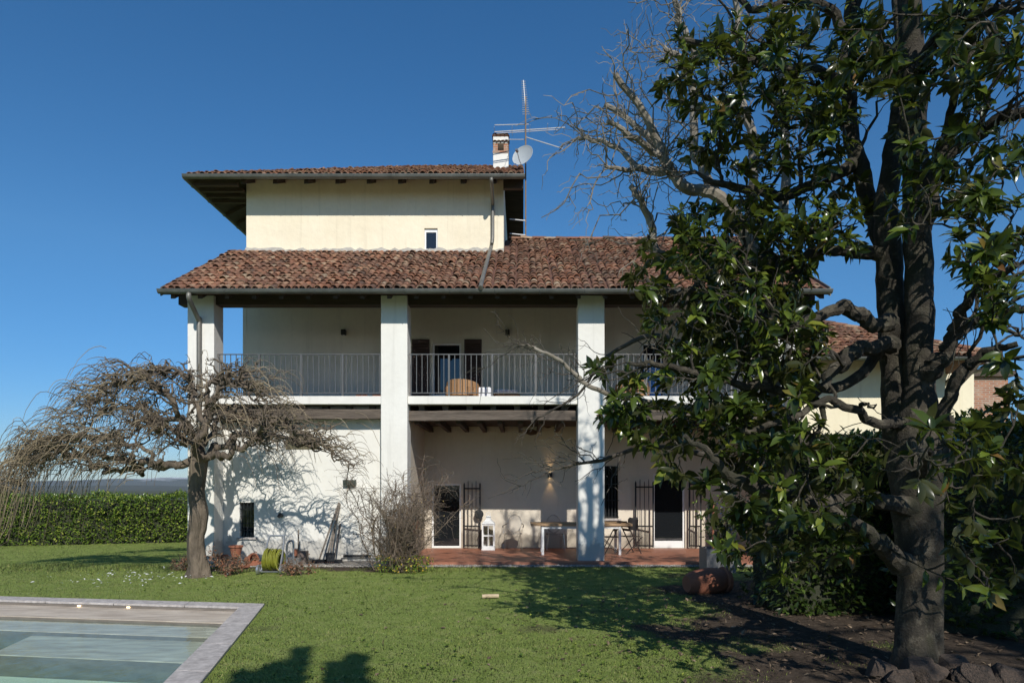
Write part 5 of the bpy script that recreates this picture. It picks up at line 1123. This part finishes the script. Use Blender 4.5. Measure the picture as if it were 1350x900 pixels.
ml = [[(1212, 640, 0, 24), (1214, 560, 0, 20), (1211, 470, 0, 18), (1213, 391, 0, 17), (1210, 311, 0, 17), (1207, 222, 0, 16.5), (1205, 100, 0, 15.5), (1200, 0, 0, 14), (1196, -120, 0, 12), (1190, -260, .1, 8)],
      [(1200, 650, .1, 22), (1184, 570, .15, 18), (1178, 450, .2, 17), (1172, 333, .3, 16), (1168, 267, .3, 14), (1182, 178, .4, 11), (1190, 90, .4, 9), (1180, -60, .5, 7)],
      [(1172, 350, .3, 12), (1152, 285, .5, 11), (1133, 213, .6, 10.5), (1123, 178, .7, 10), (1119, 67, .8, 9), (1124, 0, .8, 8), (1115, -120, .8, 6)],
      [(1222, 490, -.1, 11), (1238, 470, -.2, 10), (1261, 430, -.3, 8), (1305, 415, -.5, 6.5), (1360, 402, -.7, 5)], [(1258, 436, -.3, 7), (1272, 400, -.5, 6), (1300, 370, -.7, 5), (1345, 345, -1, 4)],
      [(1212, 300, 0, 11), (1232, 222, -.2, 10.5), (1252, 195, -.3, 10), (1297, 164, -.5, 8.5), (1360, 140, -.8, 7)], [(1240, 210, -.2, 6), (1262, 120, -.5, 5), (1280, 60, -.7, 4), (1300, -20, -.9, 3)],
      [(1175, 455, 0, 9), (1140, 458, -.3, 9), (1118, 466, -.4, 10), (1097, 483, -.5, 8), (1080, 510, -.6, 5)],
      [(1172, 425, 0, 9), (1150, 432, -.2, 9), (1132, 420, -.3, 9.5), (1101, 409, -.4, 8), (1061, 428, -.5, 7), (1030, 440, -.6, 5), (985, 425, -.7, 4)],
      [(1198, 668, -.1, 11), (1140, 655, -.4, 10), (1083, 660, -.6, 10), (1025, 654, -.7, 9.5), (977, 640, -.8, 8), (940, 610, -.9, 5), (900, 570, -1, 3)],
      [(1190, 745, -.15, 12), (1161, 722, -.35, 11.5), (1135, 698, -.5, 9), (1090, 668, -.7, 6), (1042, 672, -.8, 4), (1010, 690, -.9, 2.5)],
      [(1178, 340, .3, 9), (1110, 330, .2, 7.5), (1050, 345, .1, 6.5), (1000, 350, .2, 5.5), (940, 370, .3, 4.5), (890, 390, .3, 3.5), (850, 370, .4, 2.5)],
      [(1130, 215, .6, 8), (1080, 240, .5, 7), (1030, 260, .5, 6), (970, 250, .6, 5), (925, 240, .7, 3.5)], [(1120, 120, .7, 7), (1075, 95, .6, 6), (1020, 90, .6, 5), (960, 70, .7, 4), (890, 50, .8, 3)],
      [(1124, 60, .8, 6), (1090, 10, .7, 6), (1040, 0, .6, 5), (990, 10, .6, 4), (950, -30, .6, 3)],
      [(1180, 440, .2, 8), (1120, 500, 0, 7), (1060, 520, -.2, 6.5), (1000, 510, -.3, 5.5), (940, 500, -.4, 4.5), (880, 480, -.4, 3.5), (830, 480, -.4, 2.5)],
      [(1190, 560, -.1, 7), (1150, 560, -.3, 6), (1090, 530, -.5, 5), (1030, 560, -.7, 4), (980, 570, -.8, 3)], [(1085, 532, -.5, 3), (1080, 565, -.6, 2.6), (1055, 590, -.6, 2)],
      [(1215, 620, -.2, 7), (1225, 600, -1, 6), (1222, 595, -1.8, 4), (1215, 605, -2.6, 3)], [(1240, 640, -.1, 10), (1246, 560, -.2, 9), (1262, 500, -.4, 8), (1290, 470, -.6, 6), (1340, 450, -.9, 4)],
      [(1205, 100, 0, 9), (1240, 40, -.5, 7), (1290, 20, -1, 5), (1340, 10, -1.4, 4)], [(1205, -60, 0, 8), (1180, -160, -1.2, 6), (1150, -220, -2.2, 4)], [(1200, -20, 0, 8), (1260, -120, -1, 6), (1330, -180, -2, 4)]]
paths = []; mb = MB()
for i, l in enumerate(ml):
    S = gnarl(limb([(a, b_, Ym + dy, q_) for a, b_, dy, q_ in l], len(l) * 9), .03 if i < 3 else .05, .35, 90 + i)
    if i > 2: q = np.linalg.norm(S[:, :3] - S[0, :3], axis=1); S[:, 3] *= (1 + .45 * np.exp(-q / .15)) * (1 + .12 * (fbm(np.arange(len(S)) * .8, np.full(len(S), i * 3.3), 2) - .5))
    paths.append(S); mb.tubes(S[:, :3], S[:, 3], 12 if i < 3 else 9)
k = 150; p, d, rr = sample(paths[2:], k, r_, .3, .98); hi = p[:, 2] > 2.3; p, d, rr = p[hi], d[hi], rr[hi]; k = len(p); T = twigs(r_, p, d * .8 + rdir(k, r_) * .8 + np.array((0, 0, .25)), r_.uniform(.5, 1.35, k), k, 9, .10, .1, .035)
R2 = np.linspace(1, .28, 9)[None] * np.clip(rr * .5, .009, .024)[:, None]; mb.tubes(T, R2, 6); bare = [np.concatenate((T[i], R2[i][:, None]), 1) for i in range(k)]
mb.build('limbs', M['bark_mag'], mt, smooth=True)
k = 420; p, d, rr = sample(bare, k, r_, .15); T = twigs(r_, p, d * .9 + rdir(k, r_) * .6, r_.uniform(.15, .5, k), k, 6, .1, 0, .035)
MB().tubes(T, np.linspace(.006, .0028, 6)[None] * np.ones((k, 1)), 4, False).build('twigs', M['bark_mag'], mt); paths += bare
allp = np.vstack([s[int(len(s) * (.45 if i < 3 else .2)):, :3] for i, s in enumerate(paths) if i > 1])
blobs = [(930, 400, 85, 85, 6.2, 8.2, 100), (1000, 470, 95, 95, 5.8, 7.8, 125), (950, 590, 85, 62, 5.9, 7.2, 66), (925, 120, 62, 95, 6.8, 8, 44), (1000, 130, 80, 120, 6.6, 8, 66), (1060, 225, 80, 110, 6.2, 7.8, 80),
         (1090, 80, 100, 85, 6, 7.8, 72), (1200, 60, 85, 60, 5.6, 7.2, 36), (1295, 60, 55, 80, 5, 6.6, 40), (1300, 310, 50, 75, 5, 6.6, 44), (1325, 220, 35, 55, 5, 6.5, 12), (1110, 300, 45, 35, 6, 7.5, 14),
         (1235, 600, 80, 55, 4.0, 5.4, 15), (990, 330, 95, 65, 6.4, 8, 84), (850, 350, 26, 36, 7.4, 8, 9), (805, 515, 38, 45, 6.6, 7.4, 12), (880, 540, 75, 55, 6.2, 7.2, 40), (1050, 560, 40, 45, 5.5, 6.6, 14),
         (965, 690, 30, 45, 5.8, 6.6, 15), (1325, 410, 28, 40, 5, 6.5, 8), (1045, 450, 35, 60, 5.8, 7, 22), (1225, 200, 65, 120, 5.2, 6.6, 42), (1300, 700, 60, 90, 4.8, 6.2, 12), (905, 290, 26, 26, 7, 8, 8), (1060, 700, 90, 60, 6, 7, 30), (1335, 500, 20, 40, 5, 6.2, 5), (1310, 600, 45, 55, 4.8, 6, 12), (1075, 640, 70, 60, 5.6, 6.6, 22)]
tips = []
for (a, b_, rx, ry, y0, y1, n_) in blobs:
    n_ = int(n_ * 1.2); an = r_.rand(n_) * 6.283; q = np.sqrt(r_.rand(n_)); Y_ = r_.uniform(y0, y1, n_)
    px, py = a + np.cos(an) * q * rx, b_ + np.sin(an) * q * ry
    tips.append(np.stack(((px - XC) * Y_ / F, Y_, CH + (YC - py) * Y_ / F), -1))
# crown that continues above and to the right of the frame
k = 330; c = np.stack((r_.normal(4.3, 1.5, k), r_.normal(5.6, 1.5, k), r_.uniform(6.9, 10.2, k)), -1); tips.append(c[(c[:, 1] > 2.6)])
k = 150; c = np.stack((r_.uniform(5.8, 8.2, k), r_.uniform(3.8, 7.5, k), r_.uniform(2.0, 7.5, k)), -1); tips.append(c)
tips = np.vstack(tips); tips = tips[tips[:, 2] > .25]; N = len(tips)
# every tip hangs on a twig from the closest limb point that lies inward
lim = np.where(tips[:, 2] > 6.8, 3, 1.3); dist = np.array([((allp - t_) ** 2).sum(1).min() for t_ in tips]); o_ = np.argsort(dist); tips, lim = tips[o_], lim[o_]
cand = np.empty((len(allp) + 4 * len(tips), 3)); cand[:len(allp)] = allp; nc_ = len(allp); TW, ends = [], []; t_ = np.linspace(0, 1, 7)[:, None]
for q, lm in zip(tips, lim):      # each tip grows from the nearest limb or twig that already stands
    c = cand[:nc_]; d2 = ((c - q) ** 2).sum(1) * r_.uniform(.8, 1.3, nc_) + 1.2 * np.maximum(0, c[:, 2] - q[2] - .1) ** 2; b0 = c[np.argmin(d2)]; L_ = np.linalg.norm(q - b0)
    if L_ > lm or L_ < .05: continue
    mid = (b0 + q) / 2 + r_.normal(0, .11, 3) * L_ + np.array((0, 0, -.10 * L_)); w_ = (1 - t_) ** 2 * b0 + 2 * t_ * (1 - t_) * mid + t_ ** 2 * q + r_.normal(0, .010, (7, 3)) * np.sin(t_ * math.pi)
    TW.append(w_); ends.append(q); cand[nc_:nc_ + 3] = w_[2:5]; nc_ += 3
TW = np.array(TW); tips = np.array(ends); N = len(tips); st_ = TW[:, 0]
Ld = np.linalg.norm(tips - st_, axis=1); rad = np.linspace(1, .35, 7)[None] * np.clip(.007 + .009 * Ld, .006, .022)[:, None]
MB().tubes(TW, rad, 5, False).build('twigs', M['bark_mag'], mt, smooth=True)
td = TW[:, 6] - TW[:, 4]; td /= np.linalg.norm(td, axis=1, keepdims=True) + 1e-9
pos, dr, up, LL = [], [], [], []
for i in range(N):
    for (tt, cnt) in ((6, r_.randint(6, 11)), (5, r_.randint(0, 4)), (4, r_.randint(0, 2))):
        ph = r_.rand() * 6.28; ax = td[i] + np.array((0, 0, .25)); ax /= np.linalg.norm(ax); s1 = np.cross(ax, (.3, .8, .4)); s1 /= np.linalg.norm(s1); s2 = np.cross(ax, s1)
        for j in range(cnt):
            a = ph + j * 2.4 + r_.normal(0, .25); sp = r_.uniform(.55, 1.3); v = ax * (.75 if tt == 6 else .35) + (s1 * math.cos(a) + s2 * math.sin(a)) * sp + np.array((0, 0, -.22))
            pos.append(TW[i, tt] + r_.normal(0, .008, 3)); dr.append(v); up.append(ax + np.array((0, 0, .6)) + r_.normal(0, .25, 3)); LL.append(r_.choice((r_.uniform(.08, .14), r_.uniform(.12, .19))))
LL = np.array(LL); mb = MB(); leaves(mb, np.array(pos), np.array(dr), np.array(up), LL, LL * r_.uniform(.36, .46, len(LL)), .27, .3)
mb.build('foliage', M['mag_leaf'], mt)
# ---- evergreens behind the photographer, whose shadows fall on the lawn
def conifer(label, x, y, h, w_, seed):
    r_ = np.random.RandomState(seed); t = thing('conifer', label, 'tree', (x, y, 0), 'dark conifers behind the lawn')
    MB().tube([(x, y, -.05), (x, y, h * .97)], [.12, .02], 8).build('trunk', M['bark_weep'], t)
    k = int(1500 * h / 6); z = r_.rand(k) ** .8 * (h - .3) + .3; a = r_.rand(k) * 6.28; q = w_ * (1 - z / h) ** .75 * r_.uniform(.25, 1.05, k)
    LL = r_.uniform(.14, .28, k); diamonds(MB(), np.stack((x + np.cos(a) * q, y + np.sin(a) * q, z), -1), np.stack((np.cos(a) * .5, np.sin(a) * .5, a * 0 + 1), -1) + rdir(k, r_) * .4, rdir(k, r_), LL, LL * .5).build('crown', M['cypress'], t)
def shadow_src(px, py, y): q = G(px, py); tt = (q[1] - y); return q[0] + tt * .25, tt * .75
for i, (px, py, w_) in enumerate(((468, 866, .17), (392, 858, .24), (442, 876, .17), (356, 880, .3), (318, 892, .4))):
    y = -3.2 - .25 * i; x, h = shadow_src(px, py + 8, y); conifer(('slim dark conifer throwing the right hand finger of shade', 'slim dark conifer throwing the tallest finger of shade', 'slim short conifer between two slim taller ones', 'broad dark conifer next to the slim ones', 'broad dark conifer nearest the pool')[i], x, y, h + .15, w_, 50 + i)
r_ = np.random.RandomState(80); bx, by = 8.6, -3.6
t = thing('evergreen_tree', 'tall broad evergreen whose crown shades the magnolia foot', 'tree', (bx, by, 0))
MB().tube([(bx, by, -.1), (bx + .1, by, 4), (bx - .1, by + .1, 9), (bx, by, 12)], [.32, .26, .15, .03], 12).build('trunk', M['bark_dark'], t)
k = 60; cc = np.stack((r_.normal(0, 1.6, k), r_.normal(0, 1.6, k), r_.uniform(3.6, 12.5, k)), -1) + (bx, by, 0); q = 3300
pos = cc[r_.randint(k, size=q)] + rdir(q, r_) * (r_.rand(q, 1) ** .4) * .95; LL = r_.uniform(.18, .3, q)
MB().tubes(np.stack((np.stack((cc[:, 0] * 0 + bx, cc[:, 1] * 0 + by, cc[:, 2] - .8), -1), (cc + (bx, by, -.8) * np.array((1, 1, 1)) - (0, 0, 0)) / 2 * np.array((1, 1, 0)) + np.array((0, 0, 1)) * (cc[:, 2:] - .3), cc), 1), np.array([[.07, .05, .02]]) * np.ones((k, 1)), 6).build('limbs', M['bark_dark'], t)
diamonds(MB(), pos, rdir(q, r_), rdir(q, r_) + (0, 0, .6), LL, LL * .5).build('crown', M['cypress'], t)
# ---------------------------------------------------------------- planter, pots and garden tools
c = G(951, 755); t = thing('planter', 'square grey zinc planter box at the patio edge', 'planter', c); w_ = .31; zt = PZ(725, c[1] - w_)
mb = MB(); x, y = c[0], c[1] + w_
mb.box(x - w_, x + w_, y - w_, y - w_ + .02, 0, zt).box(x - w_, x + w_, y + w_ - .02, y + w_, 0, zt).box(x - w_, x - w_ + .02, y - w_ + .021, y + w_ - .021, 0, zt).box(x + w_ - .02, x + w_, y - w_ + .021, y + w_ - .021, 0, zt); mb.build('box', M['planter'], t)
MB().quad((x - w_ + .02, y - w_ + .02, zt - .05), (x + w_ - .02, y - w_ + .02, zt - .05), (x + w_ - .02, y + w_ - .02, zt - .05), (x - w_ + .02, y + w_ - .02, zt - .05)).build('soil', M['laurel_core'], t)
pt_, T = shrub('climbing_plant', 'leafy climbing plant tied to a cane in the zinc planter', (x, y, zt - .05), 1.3, .75, 12, 220, M['twig_dark'], 71, 'plant', tl=(.1, .3)); r_ = np.random.RandomState(72)
T = T.reshape(-1, 3); k = 700; e = T[r_.randint(len(T), size=k)]; LL = r_.uniform(.05, .09, k); diamonds(MB(), e, rdir(k, r_), rdir(k, r_) + (0, 0, .6), LL, LL * .6).build('leaves', M['laurel'], pt_)
k = 60; e = T[r_.randint(len(T), size=k)]; LL = r_.uniform(.05, .07, k); diamonds(MB(), e, rdir(k, r_), rdir(k, r_), LL, LL * .9).build('flowers', leafmat('blue_petal', [(0, (.10, .12, .28)), (1, (.16, .18, .4))], None, .8, .1), pt_)
MB().tube([(x - .12, y - .1, zt - .05), (x - .1, y - .05, zt + .95)], .022, 7).build('cane', M['pot'], pt_)
# broken terracotta jar on its side
c = G(932, 783); t = thing('terracotta_jar', 'broken terracotta jar lying on its side in the soil', 'jar', c)
prof = np.array([(.0, -.40), (.14, -.40), (.20, -.30), (.235, -.1), (.235, .1), (.21, .25), (.19, .31), (.225, .33), (.225, .39), (.20, .395), (.19, .33), (.17, .28), (.205, .1), (.2, -.1), (.16, -.3), (.0, -.36)])
e3 = np.array((.93, .30, .06)); e3 /= np.linalg.norm(e3); e1 = np.cross(e3, (0, 0, 1)); e1 /= np.linalg.norm(e1); e2 = np.cross(e1, e3)
MB().lathe((0, 0, 0), prof[:, :], 26).xform(np.stack((e1, e2, e3), 1), c + np.array((.05, .2, .19))).build('jar_body', M['pot'], t, smooth=True)
def rock(label, px, py, s, seed, group='rocks round the magnolia foot'):
    r_ = np.random.RandomState(seed); bm = bmesh.new(); bmesh.ops.create_icosphere(bm, subdivisions=4, radius=1)
    for v in bm.verts:
        q = v.co * 1.3 + Vector((seed * 3.1,) * 3); k = .62 + .75 * fbm(np.array([q.x * 1.1 + q.z]), np.array([q.y * 1.1 - q.z * .7]), 4)[0]; v.co *= k * (1 + .16 * (fbm(np.array([q.x * 4 + q.z * 2]), np.array([q.y * 4 - q.z * 3]), 4)[0] - .5))
        for ax in ((1, .2, .4), (-.7, .5, .6), (.1, -1, .5), (0, .3, 1)):
            a = Vector(ax).normalized(); e_ = v.co.dot(a)
            if e_ > .72: v.co -= a * (e_ - .72)
    me = bpy.data.meshes.new('rock'); bm.to_mesh(me); bm.free(); me.materials.append(M['rock'])
    o = bpy.data.objects.new('rock', me); COL.objects.link(o); c = G(px, py); o.location = (c[0], c[1] + s * .4, s * .3); o.scale = (s * r_.uniform(.9, 1.2), s * r_.uniform(.8, 1), s * r_.uniform(.65, .95)); o.rotation_euler = (0, 0, r_.rand() * 6)
    tag(o, label, 'rock', group)
for i, (px, py, s, lb) in enumerate(((1220, 897, .20, 'reddish block shaped rock directly before the magnolia trunk'), (1262, 890, .19, 'brown rock touching the right side of the magnolia trunk'), (1165, 893, .15, 'rounded grey rock at the left root of the magnolia'), (1296, 902, .2, 'dark rock two along to the right of the trunk'), (1190, 902, .13, 'small dark rock between the grey rock and the reddish block'), (1335, 905, .19, 'dark rock farthest from the magnolia trunk'))): rock(lb, px, py, s, i + 2)
# hose reel cart
c = G(356, 757); t = thing('hose_cart', 'garden hose trolley wound with yellow hose in front of the white wall', 'hose reel', c); x, y = c[0], c[1] + .2; s = .0163
mb = MB()
for sx_ in (-.19, .19):
    mb.tube(smooth_path([(x + sx_, y - .2, .06), (x + sx_ * .98, y - .05, .3), (x + sx_ * .92, y + .12, .62), (x + sx_ * .8, y + .2, .78)], 14), .02, 7)
    mb.tube([(x + sx_, y - .2, .06), (x + sx_, y + .24, .09), (x + sx_ * .96, y + .02, .42)], .012, 6)
mb.tube([(x - .152, y + .2, .78), (x + .152, y + .2, .78)], .02, 7).tube([(x - .19, y + .24, .09), (x + .19, y + .24, .09)], .012, 6).tube([(x - .19, y - .2, .06), (x + .19, y - .2, .06)], .012, 6); mb.build('frame', M['alu'], t)
mb = MB()
for q_ in range(4):
    for j in range(9):
        a = np.linspace(0, 2 * math.pi, 19); xx = x - .15 + j * .036 + (q_ % 2) * .014 + rr_.normal(0, .004); rr = .215 - q_ * .028 + rr_.normal(0, .016)
        mb.tube(np.stack((xx + .025 * np.sin(a + j * 1.7), y + np.cos(a) * rr,   .30 + np.sin(a) * rr + rr_.normal(0, .006)), -1), .012, 5)
mb.tube(smooth_path([(x + .1, y - .2, .28), (x + .2, y - .26, .1), (x + .42, y - .2, .025), (x + .55, y - .05, .03)], 16), .012, 6); mb.build('hose', M['hose'], t, smooth=True)
for sx_ in (-.24, .24):
    MB().lathe((0, 0, 0), [(.035, -.03), (.09, -.03), (.105, -.02), (.105, .02), (.09, .03), (.035, .03), (.02, 0)], 18).xform([[0, 0, 1], [1, 0, 0], [0, 1, 0]], (x + sx_, y - .2, .105)).build('wheel', M['alu'], t, smooth=True)
# terracotta pots and a saucer on the left
def pot(label, px, py, r0, r1, h, dy=.0, z=.014, rot=None):
    c = G(px, py); o = MB().lathe((0, 0, 0), [(0, 0), (r0, 0), (r1, h * .85), (r1 + .02, h * .85), (r1 + .02, h), (r1 - .015, h), (r1 - .02, h * .8), (r0 - .02, .03), (0, .03)], 22).build('flower_pot', M['pot'], smooth=False)
    o.location = (c[0], c[1] + dy, z); tag(o, label, 'flower pot', 'terracotta pots by the left wall')
    if rot: o.rotation_euler = rot
    return o
pot('brown terracotta pot standing on the dark pot under the small window', 311, 747, .09, .14, .25, 0, .24)
o = pot('dark pot upturned under the terracotta pot below the window', 305, 747, .12, .14, .225); o.data = o.data.copy(); o.data.materials[0] = M['chairdark']
pot('broken terracotta pot lying tipped over beside the dry plant', 326, 745, .09, .13, .22, 0, .12, (R(80), R(20), R(60)))
pot('shallow dark pot standing right under the wall, next to the corner pillar', 293, 743, .10, .12, .2)
for i, (px, py, L_, a) in enumerate(((333, 746, .3, .3), (338, 744, .26, -.5), (322, 749, .22, 1.0))):
    c = G(px, py); d = np.array((math.cos(a), math.sin(a), 0)); tag(MB().obox(c + (0, 0, .05), d * L_ / 2, (-d[1] * .06, d[0] * .06, 0), (0, 0, .03)).build('brick', M['pot'], bevel=.006), ('flat brick lying between the dry plant and the hose trolley', 'short brick by the wall left of the hose trolley', 'turned brick in front of the tipped pot')[i], 'brick', 'loose bricks by the wall')
# garden tap post and its box
c = G(378, 745); t = thing('garden_tap', 'curved grey standpipe with tap before the white wall', 'tap', c); x, y = c[0], c[1] + .25
MB().tube(smooth_path([(x - .08, y, 0), (x - .085, y, .35), (x - .06, y, .5), (x + .0, y, .55), (x + .07, y, .5), (x + .075, y, .05)], 24), .026, 8).build('pipe', M['alu'], t, smooth=True)
MB().box(x + .11, x + .16, y - .05, y + .03, .2, .36).build('tap_valve', M['pot'], t)
MB().lathe((x + .12, y - .05, .014), [(0, 0), (.14, 0), (.16, .16), (.145, .16), (.13, .02), (0, .02)], 18).build('drain_bowl', M['alu'], t)
q = P(388, 715, 16.0); tag(MB().tube([(q[0], 16.3, .02), (q[0], 16.3, .8)], .018, 7).build('stake', M['wood_pole']), 'thin upright stake beside the curved standpipe', 'stake')
q = P(395, 735, 16.1); tag(MB().box(q[0] - .12, q[0] + .12, 16.15, 16.4, .018, .30).build('crate', M['brown_box'], bevel=.012), 'brown square crate against the wall beside the standpipe', 'crate')
# leaning tools: handles against the wall
def tool(label, pxb, pyb, pxt, pyt, r_, head, mat=M['wood_pole'], hd=M['black']):
    b_ = G(pxb, pyb); b_[1] = 16.25; b_[0] = PX(pxb, 16.25); tp = P(pxt, pyt, YW - .03); t = thing('garden_tool', label, 'garden tool', b_, 'garden tools leaning by the cupboard')
    MB().tube([b_ + (0, 0, .05), tp], [r_, r_], 8).build('handle', mat, t)
    d = (b_ - tp) / np.linalg.norm(b_ - tp)
    if head == 'broom': MB().obox(b_ + (0, 0, .07), (.2, 0, 0), (0, .035, 0), (0, 0, .03)).add([b_ + np.array(q) for q in ((-.2, -.04, .04), (.2, -.04, .04), (.2, .04, .04), (-.2, .04, .04), (-.24, -.07, .012), (.24, -.07, .012), (.24, .07, .012), (-.24, .07, .012))], [(0, 1, 5, 4), (1, 2, 6, 5), (2, 3, 7, 6), (3, 0, 4, 7)]).build('brush', hd, t)
    elif head == 'rake':
        mb = MB().obox(b_ + (0, 0, .08), (.2, 0, 0), (0, .012, 0), (0, 0, .012))
        for k in range(9): mb.tube([b_ + (-.19 + k * .0475, 0, .08), b_ + (-.19 + k * .0475, -.06, .015)], .006, 4)
        mb.build('rake_head', hd, t)
    else: MB().add([b_ + np.array(q) for q in ((-.1, -.02, .02), (.1, -.02, .02), (.11, .0, .26), (-.11, 0, .26), (-.1, .0, .02), (.1, .0, .02), (.11, .02, .26), (-.11, .02, .26))], [(0, 1, 2, 3), (7, 6, 5, 4), (0, 4, 5, 1), (1, 5, 6, 2), (2, 6, 7, 3), (3, 7, 4, 0)]).build('blade', hd, t)
tool('long brown broom leaning at the flattest angle, leftmost of the tools', 420, 741, 447, 662, .022, 'broom')
tool('wooden rake leaning second from the left among the tools', 430, 741, 448, 664, .024, 'rake', M['wood_pole'], M['pot'])
tool('wooden spade leaning between the rake and the short brush', 435, 739, 446.5, 668, .02, 'spade')
tool('short dark brush leaning nearest the white cupboard', 440, 741, 448.5, 690, .018, 'broom', M['chairdark'])
# bird feeder in the shrub
q = P(546, 686, 15.2); t = thing('bird_feeder', 'orange clay bird feeder house standing within the bare shrub', 'bird feeder', (q[0], 15.2, 0)); z = q[2]
MB().tube([(q[0], 15.2, 0), (q[0], 15.2, z - .36)], .016, 6).build('post', M['wood_pole'], t)
MB().box(q[0] - .1, q[0] + .1, 15.1, 15.3, z - .36, z - .2).box(q[0] - .08, q[0] + .08, 15.12, 15.28, z - .198, z - .14).box(q[0] - .1, q[0] + .1, 15.1, 15.3, z - .138, z).build('house_body', M['pot'], t, bevel=.006)
MB().box(q[0] - .06, q[0] + .06, 15.14, 15.26, z + .002, z + .1).build('jar', M['frame'], t)
# ---------------------------------------------------------------- haze
m = bpy.data.materials.new('haze_air'); m.use_nodes = True; n = m.node_tree; n.nodes.remove(n.nodes['Principled BSDF'])
pv = n.nodes.new('ShaderNodeVolumePrincipled'); pv.inputs['Color'].default_value = (.80, .88, 1, 1); pv.inputs['Density'].default_value = 1.5e-5; pv.inputs['Anisotropy'].default_value = .2
n.links.new(pv.outputs[0], n.nodes['Material Output'].inputs['Volume'])
tag(MB().box(-17000, 17000, -2500, 18500, -95, 760).build('haze', m), kind='stuff')
